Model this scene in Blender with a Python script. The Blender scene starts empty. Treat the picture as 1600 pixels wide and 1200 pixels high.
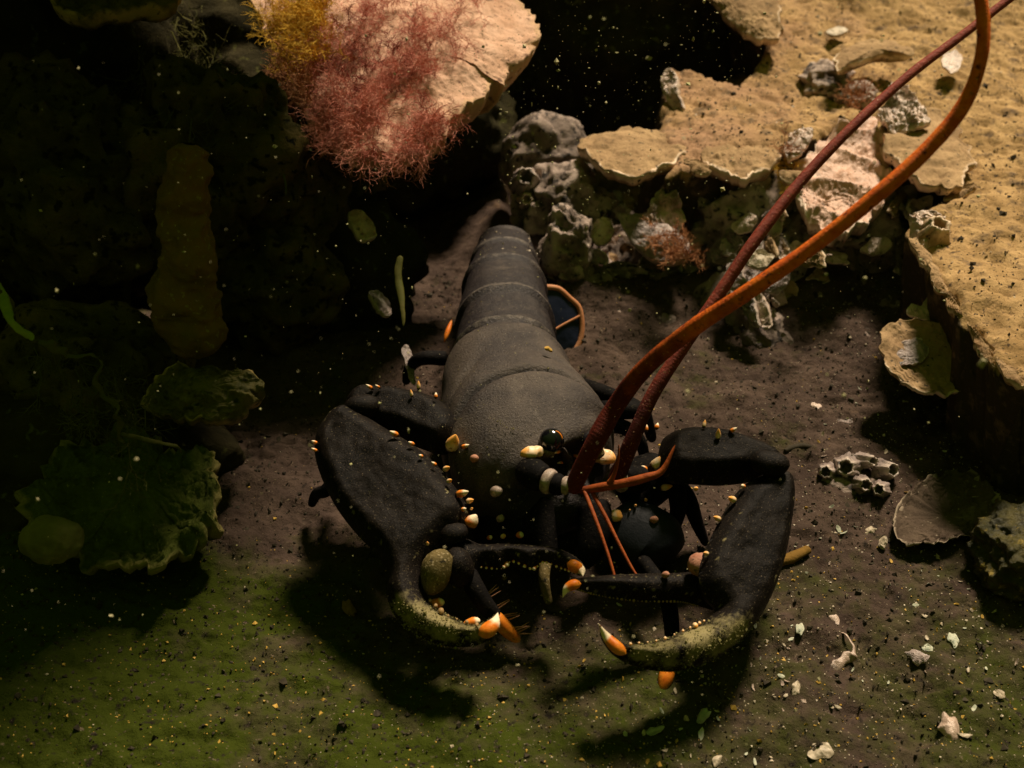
import bpy, math, random
import numpy as np
from mathutils import Vector
random.seed(7); rng = np.random.default_rng(7)
S = 0.01                                   # everything below is in centimetres
scn = bpy.context.scene
# ------------------------------------------------------------------ camera
PITCH = math.radians(36.0); HFOV = math.radians(45.0); DIST = 58.0
TGT = np.array([0., 0., 4.])
FWD = np.array([0., math.cos(PITCH), -math.sin(PITCH)]); UPV = np.array([0., math.sin(PITCH), math.cos(PITCH)])
CAM = TGT - DIST * FWD
FPX = 800 / math.tan(HFOV / 2)
cd = bpy.data.cameras.new('camera'); cam = bpy.data.objects.new('camera', cd); scn.collection.objects.link(cam)
cam.location = Vector(CAM * S); cam.rotation_euler = (math.pi / 2 - PITCH, 0, 0)
cd.sensor_width = 36; cd.angle = HFOV; cd.clip_start = 0.01; cd.clip_end = 60
cd.dof.use_dof = True; cd.dof.focus_distance = 0.53; cd.dof.aperture_fstop = 14
scn.camera = cam
scn.render.resolution_x = 1024; scn.render.resolution_y = 768
# ------------------------------------------------------------------ water light and key light
w = bpy.data.worlds.new('World'); scn.world = w; w.use_nodes = True
wn = w.node_tree.nodes; wl = w.node_tree.links
bg = wn['Background']; bg.inputs['Strength'].default_value = 0.24      # green water: light comes down from the surface, none from below
wt = wn.new('ShaderNodeTexCoord'); wx = wn.new('ShaderNodeSeparateXYZ'); wl.new(wt.outputs['Generated'], wx.inputs[0])
wm = wn.new('ShaderNodeMapRange'); wm.inputs['From Min'].default_value = -.15; wm.inputs['From Max'].default_value = 1.0; wl.new(wx.outputs['Z'], wm.inputs['Value'])
wc = wn.new('ShaderNodeMix'); wc.data_type = 'RGBA'; wc.inputs['A'].default_value = (.006, .011, .002, 1); wc.inputs['B'].default_value = (.32, .48, .065, 1); wl.new(wm.outputs['Result'], wc.inputs['Factor']); wl.new(wc.outputs['Result'], bg.inputs['Color'])
LDIR = np.array([-0.25, -0.52, -0.82]); LDIR /= np.linalg.norm(LDIR)
ld = bpy.data.lights.new('sun', 'SUN'); ld.energy = 4.6; ld.angle = math.radians(11); ld.color = (1.0, 0.83, 0.62)
lo = bpy.data.objects.new('sun', ld); scn.collection.objects.link(lo)
lo.rotation_euler = Vector(LDIR).to_track_quat('-Z', 'Y').to_euler(); lo.location = (0.6, 1.0, 1.3)
scn.view_settings.view_transform = 'Standard'; scn.view_settings.look = 'None'
scn.view_settings.exposure = 0.5; scn.view_settings.gamma = 1

# ------------------------------------------------------------------ pixels to places
def ray(u, v):
    d = FWD + np.array([1., 0, 0]) * (u - 800) / FPX - UPV * (v - 600) / FPX
    return d
def P(u, v, z):                            # point at height z seen at pixel (u, v)
    d = ray(u, v); t = (z - CAM[2]) / d[2]; return CAM + d * t
def PD(u, v, t): return CAM + ray(u, v) * t
def PN(u, v, p0, n):                       # point on plane
    d = ray(u, v); t = np.dot(p0 - CAM, n) / np.dot(d, n); return CAM + d * t
def depth(p): return float(np.dot(p - CAM, FWD))
def proj(p):
    d = p - CAM; t = d @ FWD; return 800 + FPX * d[..., 0] / t, 600 - FPX * (d @ UPV) / t

# ------------------------------------------------------------------ noise
def _h(ix, iy, iz, s):
    n = (ix.astype(np.int64) * 374761393 + iy.astype(np.int64) * 668265263 + iz.astype(np.int64) * 2147483647 + s * 974711) & 0xffffffff
    n = ((n ^ (n >> 13)) * 1274126177) & 0xffffffff
    n = ((n ^ (n >> 16)) * 2246822519) & 0xffffffff
    return ((n ^ (n >> 15)) & 0xffff) / 32767.5 - 1
def vn(p, s=0):
    p = np.asarray(p, float); i = np.floor(p); f = p - i; f = f * f * (3 - 2 * f)
    x, y, z = i[..., 0], i[..., 1], i[..., 2]; a, b, c = f[..., 0], f[..., 1], f[..., 2]
    r = 0
    for dx in (0, 1):
        for dy in (0, 1):
            for dz in (0, 1):
                r = r + _h(x + dx, y + dy, z + dz, s) * (a if dx else 1 - a) * (b if dy else 1 - b) * (c if dz else 1 - c)
    return r
def fbm(p, sc=1., oc=4, s=0, gain=.5):
    p = np.asarray(p, float) * sc; r = 0; a = 1.
    for k in range(oc):
        r = r + a * vn(p + 17.3 * k, s + k); a *= gain; p = p * 2.03
    return r
def ridged(p, sc=1., oc=4, s=0):
    p = np.asarray(p, float) * sc; r = 0; a = 1.
    for k in range(oc):
        r = r + a * (1 - 2 * np.abs(vn(p + 9.1 * k, s + k))); a *= .5; p = p * 2.1
    return r
def sm(a, b, x): t = np.clip((x - a) / (b - a), 0, 1); return t * t * (3 - 2 * t)
def v3(x, y): return np.stack([x, y, np.zeros_like(x)], -1)

# ------------------------------------------------------------------ materials
MATS = {}
def mat(name, c1, c2, sc=60, rough=.75, bump=.5, bsc=300, bd=.001, speck=None, attr=None, attr2=None, spec=.35, coat=0, contrast=(.35, .65), stretch=None, trans=0, sss=0):
    m = bpy.data.materials.new(name); m.use_nodes = True; nt = m.node_tree; N = nt.nodes; L = nt.links
    b = N['Principled BSDF']; tc = N.new('ShaderNodeTexCoord'); vec = tc.outputs['Object']
    if stretch:
        mp = N.new('ShaderNodeMapping'); mp.inputs['Scale'].default_value = stretch; L.new(vec, mp.inputs['Vector']); vec = mp.outputs['Vector']
    def noise(s, det=6, r=.6):
        n = N.new('ShaderNodeTexNoise'); n.inputs['Scale'].default_value = s; n.inputs['Detail'].default_value = det; n.inputs['Roughness'].default_value = r
        L.new(vec, n.inputs['Vector']); return n.outputs['Fac']
    def rng_(o, lo, hi):
        r = N.new('ShaderNodeMapRange'); r.inputs['From Min'].default_value = lo; r.inputs['From Max'].default_value = hi; L.new(o, r.inputs['Value']); return r.outputs['Result']
    def mix(f, a, c):
        x = N.new('ShaderNodeMix'); x.data_type = 'RGBA'
        L.new(f, x.inputs['Factor'])
        for sock, val in ((x.inputs['A'], a), (x.inputs['B'], c)):
            if isinstance(val, tuple): sock.default_value = (*val, 1)
            else: L.new(val, sock)
        return x.outputs['Result']
    col = mix(rng_(noise(sc), *contrast), c1, c2)
    for at in (attr, attr2):
        if at:                             # (attribute name, colour, noise scale)
            a = N.new('ShaderNodeAttribute'); a.attribute_name = at[0]
            ad = N.new('ShaderNodeMath'); ad.operation = 'ADD'; L.new(a.outputs['Fac'], ad.inputs[0])
            n = rng_(noise(at[2]), .3, .7); ms = N.new('ShaderNodeMath'); ms.operation = 'MULTIPLY_ADD'
            L.new(n, ms.inputs[0]); ms.inputs[1].default_value = .5; ms.inputs[2].default_value = -.25; L.new(ms.outputs[0], ad.inputs[1])
            col = mix(rng_(ad.outputs[0], .2, .8), col, at[1])
    if speck:
        for (cs, ssc, lo, hi) in speck: col = mix(rng_(noise(ssc, 3, .5), lo, hi), col, cs)
    L.new(col, b.inputs['Base Color'])
    b.inputs['Roughness'].default_value = rough; b.inputs['Specular IOR Level'].default_value = spec * .4   # wet surfaces under water reflect little
    b.inputs['Coat Weight'].default_value = coat; b.inputs['Coat Roughness'].default_value = .15
    if sss:
        b.inputs['Subsurface Weight'].default_value = sss; b.inputs['Subsurface Radius'].default_value = (.004, .002, .001); b.inputs['Subsurface Scale'].default_value = 1
    if bump:
        bn = N.new('ShaderNodeBump'); bn.inputs['Strength'].default_value = bump; bn.inputs['Distance'].default_value = bd
        L.new(noise(bsc, 8, .68), bn.inputs['Height']); L.new(bn.outputs['Normal'], b.inputs['Normal'])
    MATS[name] = m; return m
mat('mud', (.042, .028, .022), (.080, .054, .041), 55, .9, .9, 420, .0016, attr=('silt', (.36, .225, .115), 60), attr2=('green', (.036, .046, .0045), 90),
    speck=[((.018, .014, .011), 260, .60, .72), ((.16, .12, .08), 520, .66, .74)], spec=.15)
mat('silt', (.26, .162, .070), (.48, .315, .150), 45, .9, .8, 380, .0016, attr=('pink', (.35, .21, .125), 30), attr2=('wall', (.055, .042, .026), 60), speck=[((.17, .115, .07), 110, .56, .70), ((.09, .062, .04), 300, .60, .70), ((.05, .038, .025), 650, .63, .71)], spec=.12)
mat('shell_silt', (.24, .153, .080), (.42, .28, .150), 60, .85, .9, 500, .001, attr=('rim', (.80, .62, .46), 120), speck=[((.06, .05, .035), 350, .62, .70)], spec=.25)
mat('shell_pale', (.62, .46, .37), (.30, .21, .16), 110, .34, .7, 420, .001, attr=('rim', (.66, .52, .42), 160), speck=[((.10, .07, .05), 240, .60, .70)], spec=1.6)
mat('shell_pink', (.66, .42, .31), (.46, .27, .19), 70, .42, .8, 420, .001, attr=('rim', (.75, .58, .46), 160), speck=[((.14, .09, .06), 160, .60, .72)], spec=1.2)
mat('shell_mauve', (.16, .12, .108), (.40, .31, .275), 130, .38, .9, 420, .0012, attr=('rim', (.50, .40, .34), 160), speck=[((.05, .04, .035), 240, .58, .68)], spec=1.4)
mat('shell_olive', (.16, .13, .04), (.07, .065, .018), 120, .5, .9, 420, .0012, attr=('rim', (.50, .36, .14), 160), speck=[((.03, .03, .01), 200, .58, .68)], spec=.5)
mat('moss_shell', (.10, .115, .022), (.055, .065, .014), 90, .9, 1., 500, .0016, attr=('rim', (.30, .25, .09), 160), speck=[((.2, .2, .06), 600, .66, .74)], spec=.2)
mat('pink_stone', (.52, .31, .205), (.63, .41, .295), 70, .85, .8, 450, .001, attr=('rim', (.55, .36, .22), 100), speck=[((.22, .13, .09), 230, .62, .70), ((.10, .10, .04), 480, .66, .73)], spec=.2)
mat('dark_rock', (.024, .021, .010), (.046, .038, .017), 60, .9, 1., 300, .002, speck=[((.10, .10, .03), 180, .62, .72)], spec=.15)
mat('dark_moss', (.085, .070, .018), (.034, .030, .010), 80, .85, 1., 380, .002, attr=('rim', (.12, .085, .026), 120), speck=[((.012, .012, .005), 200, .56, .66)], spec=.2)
mat('lump_rock', (.10, .072, .060), (.24, .18, .145), 120, .7, 1., 380, .002, attr=('rim', (.52, .40, .34), 140), speck=[((.03, .024, .02), 200, .55, .66), ((.75, .62, .52), 330, .67, .73)], spec=.6)
mat('olive_rock', (.075, .062, .014), (.022, .022, .006), 130, .35, 1., 330, .002, speck=[((.34, .24, .05), 200, .60, .70)], spec=.6)
mat('brown_sponge', (.20, .105, .028), (.13, .085, .022), 80, .85, .8, 500, .001, speck=[((.24, .18, .05), 420, .62, .70)], spec=.2)
mat('pale_ball', (.11, .10, .03), (.19, .17, .06), 60, .7, .4, 400, .001, sss=.2)
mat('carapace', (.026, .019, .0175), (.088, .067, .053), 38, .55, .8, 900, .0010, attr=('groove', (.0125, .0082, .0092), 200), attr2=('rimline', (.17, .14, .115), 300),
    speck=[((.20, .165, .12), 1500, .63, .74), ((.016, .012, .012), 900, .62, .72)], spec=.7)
mat('claw_shell', (.0032, .0023, .0018), (.0098, .0070, .0053), 60, .52, .6, 1500, .0007, attr=('dust', (.24, .20, .095), 500), speck=[((.14, .105, .07), 1600, .62, .76)], spec=.22)
mat('dark_limb', (.0035, .0030, .0030), (.009, .0075, .0070), 120, .7, .6, 700, .0008, speck=[((.09, .07, .045), 1000, .64, .76)], spec=.12)
mat('blue_limb', (.0050, .0065, .0110), (.0090, .0110, .0160), 120, .55, .5, 600, .0005, spec=.5)
mat('tip_orange', (.60, .13, .010), (.90, .30, .03), 260, .4, .4, 900, .0004, attr=('tip', (.88, .72, .50), 300), attr2=('root', (.03, .014, .008), 400), speck=[((.25, .08, .02), 500, .62, .72)], spec=.5)
mat('spine_pale', (.85, .66, .46), (.80, .45, .16), 300, .35, .1, 800, .0003, attr=('tip', (.85, .40, .10), 300), attr2=('root', (.05, .02, .008), 400), speck=[((.40, .18, .06), 450, .60, .70)], spec=.5)
mat('membrane', (.16, .115, .045), (.085, .065, .022), 160, .6, .8, 900, .0007, speck=[((.36, .28, .16), 900, .58, .68), ((.03, .025, .012), 380, .60, .70)], spec=.25)
mat('pink_joint', (.30, .12, .075), (.46, .24, .16), 260, .5, .7, 900, .0006, speck=[((.10, .06, .04), 500, .58, .68)], spec=.3)
mat('ring_white', (.42, .33, .27), (.16, .11, .085), 420, .4, .6, 900, .0004, spec=.6)
mat('eye_black', (.003, .003, .004), (.005, .005, .007), 200, .08, 0, spec=.8, coat=.6)
mat('antenna_near', (.62, .095, .008), (.85, .19, .012), 260, .6, .9, 900, .0008, attr=('base', (.095, .012, .006), 60), speck=[((.16, .03, .012), 420, .60, .70), ((.80, .38, .12), 900, .68, .76)], spec=.3)
mat('feeler_red', (.30, .070, .014), (.20, .040, .010), 300, .55, .6, 700, .0006, attr=('base', (.08, .014, .008), 60), spec=.3)
mat('antenna_far', (.27, .052, .030), (.17, .030, .020), 300, .55, .9, 700, .0008, attr=('base', (.07, .012, .010), 60), speck=[((.40, .20, .13), 900, .62, .72)], spec=.3)
mat('tail_blue', (.008, .012, .030), (.014, .018, .040), 100, .4, .3, 500, .0005, spec=.5)
mat('tail_edge', (.44, .17, .07), (.52, .25, .13), 100, .6, .4, 900, .0004, spec=.3)
mat('weed_dark_red', (.17, .040, .032), (.30, .085, .06), 120, .7, 0, spec=.2)
mat('red_algae', (.44, .140, .105), (.68, .30, .22), 120, .7, 0, spec=.2)
mat('rust_algae', (.30, .12, .055), (.40, .19, .09), 120, .7, 0, spec=.2)
mat('yellow_algae', (.66, .38, .04), (.48, .30, .04), 120, .7, 0, spec=.2)
mat('dark_weed', (.060, .062, .012), (.085, .075, .018), 120, .7, 0, spec=.2)
mat('tooth', (.34, .22, .10), (.22, .13, .05), 300, .4, .2, 800, .0003, spec=.4)
mat('shell_mud', (.060, .042, .030), (.10, .072, .05), 90, .85, .8, 500, .001, attr=('rim', (.34, .27, .20), 120), speck=[((.30, .24, .18), 420, .66, .74)], spec=.2)
mat('finger_dust', (.26, .22, .10), (.16, .145, .05), 300, .8, 0, spec=.1)
mat('green_algae', (.16, .22, .02), (.24, .28, .03), 120, .6, 0, spec=.3)
mat('chip_pale', (.60, .50, .38), (.22, .175, .11), 240, .45, .3, 900, .0004, spec=.5)
mat('chip_green', (.30, .34, .26), (.50, .48, .36), 300, .45, .3, 900, .0004, spec=.5)
mat('chip_gold', (.50, .30, .06), (.40, .25, .05), 300, .55, .3, 900, .0004, spec=.4)
mat('grit_dark', (.025, .02, .014), (.05, .04, .025), 300, .8, .3, 900, .0004, spec=.3)
mat('stick_brown', (.22, .12, .025), (.15, .085, .02), 150, .8, .6, 500, .001, spec=.2)
mat('snow', (.42, .36, .23), (.34, .33, .14), 50, .7, 0, spec=.2)

# ------------------------------------------------------------------ object helpers
def link(o): scn.collection.objects.link(o)
def meta(o, label=None, cat=None, group=None, kind=None):
    if label: o['label'] = label
    if cat: o['category'] = cat
    if group: o['group'] = group
    if kind: o['kind'] = kind
    return o
def mk(name, V, F, m, parent=None, attrs=None, smooth=True, origin=None):
    V = np.asarray(V, float)
    if origin is None: origin = np.array([*((V.min(0) + V.max(0)) / 2)[:2], V[:, 2].min()])
    me = bpy.data.meshes.new(name)
    VL = (V - origin) * S
    if isinstance(F, np.ndarray):
        k = F.shape[1]; me.vertices.add(len(V)); me.vertices.foreach_set('co', VL.ravel())
        me.loops.add(F.size); me.loops.foreach_set('vertex_index', F.ravel().astype(np.int32))
        me.polygons.add(len(F)); me.polygons.foreach_set('loop_start', np.arange(0, F.size, k, dtype=np.int32))
        me.update(calc_edges=True); me.validate()
    else:
        me.from_pydata([tuple(x) for x in VL], [], [tuple(int(i) for i in f) for f in F]); me.update()
    if attrs:
        for k, a in attrs.items():
            at = me.attributes.new(k, 'FLOAT', 'POINT'); at.data.foreach_set('value', np.asarray(a, np.float32).ravel())
    me.polygons.foreach_set('use_smooth', [smooth] * len(me.polygons))
    me.materials.append(MATS[m])
    o = bpy.data.objects.new(name, me); link(o)
    o['_o'] = [float(x) for x in origin]
    if parent is not None:
        o.parent = parent; po = np.array(parent['_o']); o.location = Vector((origin - po) * S)
    else: o.location = Vector(origin * S)
    return o
def empty(name, loc):
    o = bpy.data.objects.new(name, None); link(o); o.location = Vector(np.asarray(loc) * S); o['_o'] = [float(x) for x in loc]
    o.empty_display_size = .01; return o
def cr(K, n):                              # catmull-rom resample rows of K to n rows
    K = np.asarray(K, float); m = len(K)
    t = np.linspace(0, m - 1, n); i = np.clip(np.floor(t).astype(int), 0, m - 2); f = (t - i)[:, None]
    g = lambda j: K[np.clip(j, 0, m - 1)]
    p0, p1, p2, p3 = g(i - 1), g(i), g(i + 1), g(i + 2)
    p0 = np.where((i == 0)[:, None], 2 * p1 - p2, p0); p3 = np.where((i + 2 >= m)[:, None], 2 * p2 - p1, p3)
    return .5 * (2 * p1 + (p2 - p0) * f + (2 * p0 - 5 * p1 + 4 * p2 - p3) * f ** 2 + (3 * p1 - p0 - 3 * p2 + p3) * f ** 3)
def nrm(a): return a / (np.linalg.norm(a, axis=-1, keepdims=True) + 1e-9)
def gridfaces(r, c, wrap=True, off=0):
    i = np.arange(r - 1)[:, None]; j = np.arange(c if wrap else c - 1)[None]; jn = (j + 1) % c
    return np.stack([i * c + j, i * c + jn, (i + 1) * c + jn, (i + 1) * c + j], -1).reshape(-1, 4) + off
def loft(C, A, B, N, seg=20, ex=2.2, caps=True):
    """tube along C with half-width A and half-thickness B; N is the thin direction"""
    C = np.asarray(C, float); n = len(C); T = nrm(np.gradient(C, axis=0))
    N = np.broadcast_to(np.asarray(N, float), C.shape); N = nrm(N - (N * T).sum(1)[:, None] * T); W = nrm(np.cross(T, N))
    a = np.linspace(0, 2 * math.pi, seg, endpoint=False); ca, sa = np.cos(a), np.sin(a)
    ca = np.sign(ca) * np.abs(ca) ** (2 / ex); sa = np.sign(sa) * np.abs(sa) ** (2 / ex)
    V = C[:, None] + W[:, None] * (np.asarray(A)[:, None] * ca)[..., None] + N[:, None] * (np.asarray(B)[:, None] * sa)[..., None]
    V = V.reshape(-1, 3); F = gridfaces(n, seg)
    return V, F, (T, N, W)
def roundcap(A, k0=2, k1=2):               # pinch the ends of a radius profile round
    A = np.array(A, float); n = len(A)
    for j in range(k0): A[j] *= math.sqrt(max(1e-4, 1 - (1 - (j + .02) / k0) ** 2))
    for j in range(k1): A[n - 1 - j] *= math.sqrt(max(1e-4, 1 - (1 - (j + .02) / k1) ** 2))
    return A
def limb(keys, N, n=40, seg=20, ex=2.2, k0=4, k1=4, flat=.8):
    """keys: (u, v, z, half-width px[, half-thickness cm]) -> tube in space"""
    C = np.array([P(k[0], k[1], k[2]) for k in keys]); R = np.array([k[3] * depth(c) / FPX for k, c in zip(keys, C)])
    Bt = np.array([k[4] if len(k) > 4 else r * flat for k, r in zip(keys, R)])
    K = cr(np.column_stack([C, R, Bt]), n)
    A = roundcap(K[:, 3], k0, k1); B = roundcap(K[:, 4], k0, k1)
    V, F, fr = loft(K[:, :3], A, B, N, seg, ex)
    return V, F, K[:, :3], A, B, fr
def ellipsoid(c, ax, seg=12, rings=8):     # ax: 3x3 rows are half axes; axis 2 is the pole
    th = np.linspace(0, math.pi, rings); ph = np.linspace(0, 2 * math.pi, seg, endpoint=False)
    d = np.stack([np.sin(th)[:, None] * np.cos(ph), np.sin(th)[:, None] * np.sin(ph), np.cos(th)[:, None] + 0 * ph], -1).reshape(-1, 3)
    return c + d @ np.asarray(ax), gridfaces(rings, seg), (d[:, 2] + 1) / 2
def frame(d):
    d = nrm(np.asarray(d, float)); a = np.array([0, 0, 1.]) if abs(d[2]) < .9 else np.array([1., 0, 0]); x = nrm(np.cross(a, d)); return x, np.cross(d, x), d
def ico(sub):
    import bmesh
    bm = bmesh.new(); bmesh.ops.create_icosphere(bm, subdivisions=sub, radius=1); V = np.array([v.co[:] for v in bm.verts]); F = np.array([[v.index for v in f.verts] for f in bm.faces]); bm.free()
    return V, F
ICO = {k: ico(k) for k in (1, 2, 3, 4, 5, 6)}
def closed(pts, n=80):
    pts = np.asarray(pts, float); K = np.vstack([pts[-1:], pts, pts[:2]]); m = len(pts)
    out = []
    for t in np.linspace(0, m, n, endpoint=False):
        i = int(t); f = t - i; p0, p1, p2, p3 = K[i], K[i + 1], K[i + 2], K[(i + 3) % len(K)] if i + 3 < len(K) else pts[2]
        out.append(.5 * (2 * p1 + (p2 - p0) * f + (2 * p0 - 5 * p1 + 4 * p2 - p3) * f * f + (3 * p1 - p0 - 3 * p2 + p3) * f ** 3))
    return np.array(out)

def plate(name, label, cat, pix, z, n=(0, 0, 1), dome=.4, thick=.5, frill=.12, layer=.05, m='shell_silt', ref=None, seg=96, rings=18, ribs=0, group=None, belly=.3, seed=0, parent=None, rimw=(.90, 1.0), ribdir=None, jag=.03, lump=.0, folds=None):
    n = nrm(np.asarray(n, float)); pix = np.asarray(pix, float); ref = pix.mean(0) if ref is None else ref
    p0 = P(ref[0], ref[1], z); o = closed(pix, seg)
    O = np.array([PN(a, b, p0, n) for a, b in o])
    size = np.linalg.norm(O - O.mean(0), axis=1).mean()
    ang = np.linspace(0, 2 * math.pi, seg, endpoint=False)
    c = O.mean(0); O = c + (O - c) * (1 + jag * size * fbm(O, 1.6, 4, seed))[:, None]
    rings = int(rings * 2.2); r = np.linspace(0, 1, rings) ** .8
    O = O + .35 * frill * np.stack([fbm(O, 3.0, 3, seed + 40 + i) for i in range(3)], -1)
    q = r[:, None] + 0 * ang[None]; pts = c + (O - c)[None] * np.maximum(q, .004)[..., None]
    ns = fbm(pts, .9, 5, seed + 3, .6) * frill * (.4 + q) + (lump * fbm(pts, .45, 2, seed + 5) if lump else 0)
    s_ = q * 7 + 2.2 * fbm(pts, .55, 3, seed + 7); fr = s_ - np.floor(s_)
    h = dome * (1 - q * q) + ns + 2.2 * layer * (fr ** 3 - .25) * sm(.1, .5, q) * np.clip(.5 + fbm(pts, .35, 2, seed + 8), 0, 1.2)
    if ribs: h = h + 2.2 * ribs * q * fbm(np.stack([np.cos(ang)[None] * 3.2 + 0 * q, np.sin(ang)[None] * 3.2 + 0 * q, q * 1.1], -1), 1, 3, seed + 9)
    if folds: h = h + folds[0] * (1 - 2 * np.abs(np.sin(pts @ np.array(folds[2]) * folds[1] + 1.1 * fbm(pts, .35, 3, seed + 15)))) * sm(.0, .25, q)
    if m == 'shell_silt': frontw = sm(-.25, .35, -(O - c)[:, 1] / size)[None]
    else: frontw = 1.
    VT = pts + n * h[..., None]
    VT[..., 0] += .25 * frill * fbm(pts, 2.5, 2, seed + 50) * q; VT[..., 1] += .25 * frill * fbm(pts, 2.5, 2, seed + 51) * q
    rim = [(frontw * sm(*rimw, q) * np.clip(.62 + .9 * fbm(pts, .7, 3, seed + 11), 0, 1)).ravel()]; V = [VT.reshape(-1, 3)]
    edge = VT[-1]
    for k, q in enumerate([.985, .95, .85, .6, .3, .004]):
        pts = c + (edge - c) * q
        V.append(pts - n * (thick * min(1, .35 + .35 * k) + belly * (1 - q * q) + .10 * np.abs(fbm(pts, 1.2, 2, seed + 13)))[:, None]); rim.append(np.clip((.75 if k <= 1 else .1) + .5 * fbm(pts, .9, 2, seed + 14), 0, 1))
    V = np.concatenate(V); rim = np.concatenate(rim)
    F = gridfaces(rings + 6, seg)
    ob = mk(name, V, F, m, parent, {'rim': np.clip(rim, 0, 1)})
    if parent is None: meta(ob, label, cat, group)
    return ob
def lump(name, label, cat, c, rad, m, amp=.2, sc=.5, rid=.0, sub=5, seed=0, group=None, parent=None, squash=None, kind=None):
    V, F = ICO[sub]; rad = np.asarray(rad, float)
    W = V * rad + c
    d = amp * fbm(W, sc, 5, seed) + (rid * ridged(W, sc * 1.7, 5, seed + 5) if rid else 0)
    W = c + V * rad * (1 + d)[:, None]
    ob = mk(name, W, F, m, parent, {'rim': np.clip(d * 2.2, 0, 1)})
    if parent is None: meta(ob, label, cat, group, kind)
    return ob
def inpoly(x, y, poly):
    r = np.zeros(x.shape, bool); n = len(poly)
    for i in range(n):
        x1, y1 = poly[i]; x2, y2 = poly[(i + 1) % n]
        c = ((y1 > y) != (y2 > y)); r ^= c & (x < (x2 - x1) * (y - y1) / (y2 - y1 + 1e-12) + x1)
    return r
def sdist(x, y, poly):
    d = np.full(x.shape, 1e9); n = len(poly)
    for i in range(n):
        a = np.array(poly[i]); b = np.array(poly[(i + 1) % n]); ab = b - a
        t = np.clip(((x - a[0]) * ab[0] + (y - a[1]) * ab[1]) / (ab @ ab + 1e-9), 0, 1)
        d = np.minimum(d, np.hypot(x - a[0] - t * ab[0], y - a[1] - t * ab[1]))
    return np.where(inpoly(x, y, poly), d, -d)

# ------------------------------------------------------------------ the seabed
LOB = P(830, 640, 0)
def ground(x, y):
    p = v3(x, y)
    h = .55 * fbm(p, .10, 3, 1) + .28 * fbm(p, .33, 3, 5)
    h = h + 1.8 * sm(6, 16, y) * sm(-4, 4, x) * (1 + .5 * fbm(p, .25, 2, 9))      # rubble slope below the ledge
    h = h - 6.0 * sm(15, 19, y) * sm(14, 9, x) * sm(-1, 2, x)                      # the black hollow between slab and shelf
    h = h - 2.5 * sm(8, 18, y) * (1 - sm(-6, 3, x))                               # hollow on the left behind the tail
    h = h + .5 * sm(-14, -20, x) 
    return h
def fine(x, y):
    p = v3(x, y); q = p.copy(); q[..., 0] *= .7
    return .15 * fbm(q, 1.0, 4, 21, .62) - .20 * sm(.3, .65, fbm(q, 1.7, 3, 33)) * np.clip(.5 + 1.2 * fbm(p, .2, 2, 37), 0, 1) + .035 * ridged(p, 2.2, 2, 45) + .05 * fbm(p, 4.5, 2, 41)
def axis(a, b, c, d, n, e):                # dense between b and c, sparse outside
    return np.concatenate([a + (b - a) * (1 - np.linspace(1, 0, e, endpoint=False) ** 2), np.linspace(b, c, n), c + (d - c) * np.linspace(0, 1, e + 1)[1:] ** 2])
gx = axis(-200, -32, 36, 200, 520, 24); gy = axis(-160, -26, 40, 260, 500, 24)
X, Y = np.meshgrid(gx, gy); Z = ground(X, Y) + fine(X, Y)
pu, pv = proj(np.stack([X, Y, Z], -1))
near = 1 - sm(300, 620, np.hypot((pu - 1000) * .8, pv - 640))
green = np.clip(sm(820, 1080, pv + .35 * np.maximum(0, 700 - pu)) * .9 + .45 * fbm(v3(X, Y), .22, 4, 61) + sm(420, 150, pu) * .5, 0, 1)  # algal film colour, with light falloff to left and bottom put in
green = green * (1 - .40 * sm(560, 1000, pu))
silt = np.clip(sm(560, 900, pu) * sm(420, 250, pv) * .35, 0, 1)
V = np.stack([X, Y, Z], -1).reshape(-1, 3)
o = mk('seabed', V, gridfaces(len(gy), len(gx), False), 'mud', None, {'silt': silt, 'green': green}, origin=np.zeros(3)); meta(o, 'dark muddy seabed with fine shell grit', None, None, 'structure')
def G(x, y): x = np.asarray(x, float); y = np.asarray(y, float); return ground(x, y) + fine(x, y)
def PG(u, v, dz=0.):                       # pixel on the seabed
    z = 0.
    for _ in range(6): p = P(u, v, z); z = float(G(p[0], p[1]))
    p[2] = z + dz; return p

# the silted shelf of the reef behind
ZS = 7.0
sp = [(1045, 262), (1110, 256), (1165, 258), (1222, 238), (1262, 222), (1310, 193), (1368, 168), (1392, 232), (1500, 266), (1518, 298), (1440, 324), (1424, 346), (1450, 400), (1478, 455), (1515, 505), (1560, 560), (1606, 600), (1720, 610), (2300, 480), (2100, -250), (1060, -250), (1095, -40), (1120, 0), (1205, 72), (1150, 128), (1085, 112), (1045, 98), (1036, 150), (1030, 200)]
SP = [tuple(P(a, b, ZS)[:2]) for a, b in sp]
sx = np.concatenate([np.linspace(4, 42, 340), np.linspace(42, 160, 24)[1:]]); sy = np.concatenate([np.linspace(-14, 62, 420), np.linspace(62, 220, 24)[1:]])
X, Y = np.meshgrid(sx, sy)
sd = sdist(X, Y, SP) + .35 * fbm(v3(X, Y), .8, 4, 71)
def shelf_top(x, y):
    p = v3(x, y); q = p.copy(); q[..., 0] = p[..., 0] * .8 + p[..., 1] * .3
    return ZS - .15 + .7 * fbm(p, .11, 3, 75) + .22 * fbm(p, .4, 2, 79) + .15 * fbm(q, 1.3, 4, 81, .6) - .20 * sm(.22, .55, fbm(q, 2.0, 3, 83)) + .02 * np.maximum(0, y - 20)
top = shelf_top(X, Y)
edge = sm(-.05, .35, sd)
Z = np.where(sd > -.05, top - .45 * (1 - edge), top - .45 - 12 * sm(-.05, -1.1, sd))
sds = sdist(X, Y, SP); gyy, gxx = np.gradient(sds, sy, sx)
under = np.maximum(0, -sd) * 0 + sm(.0, -1.1, sd) * (3.4 + .9 * fbm(v3(X, Y), .5, 3, 77))
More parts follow.
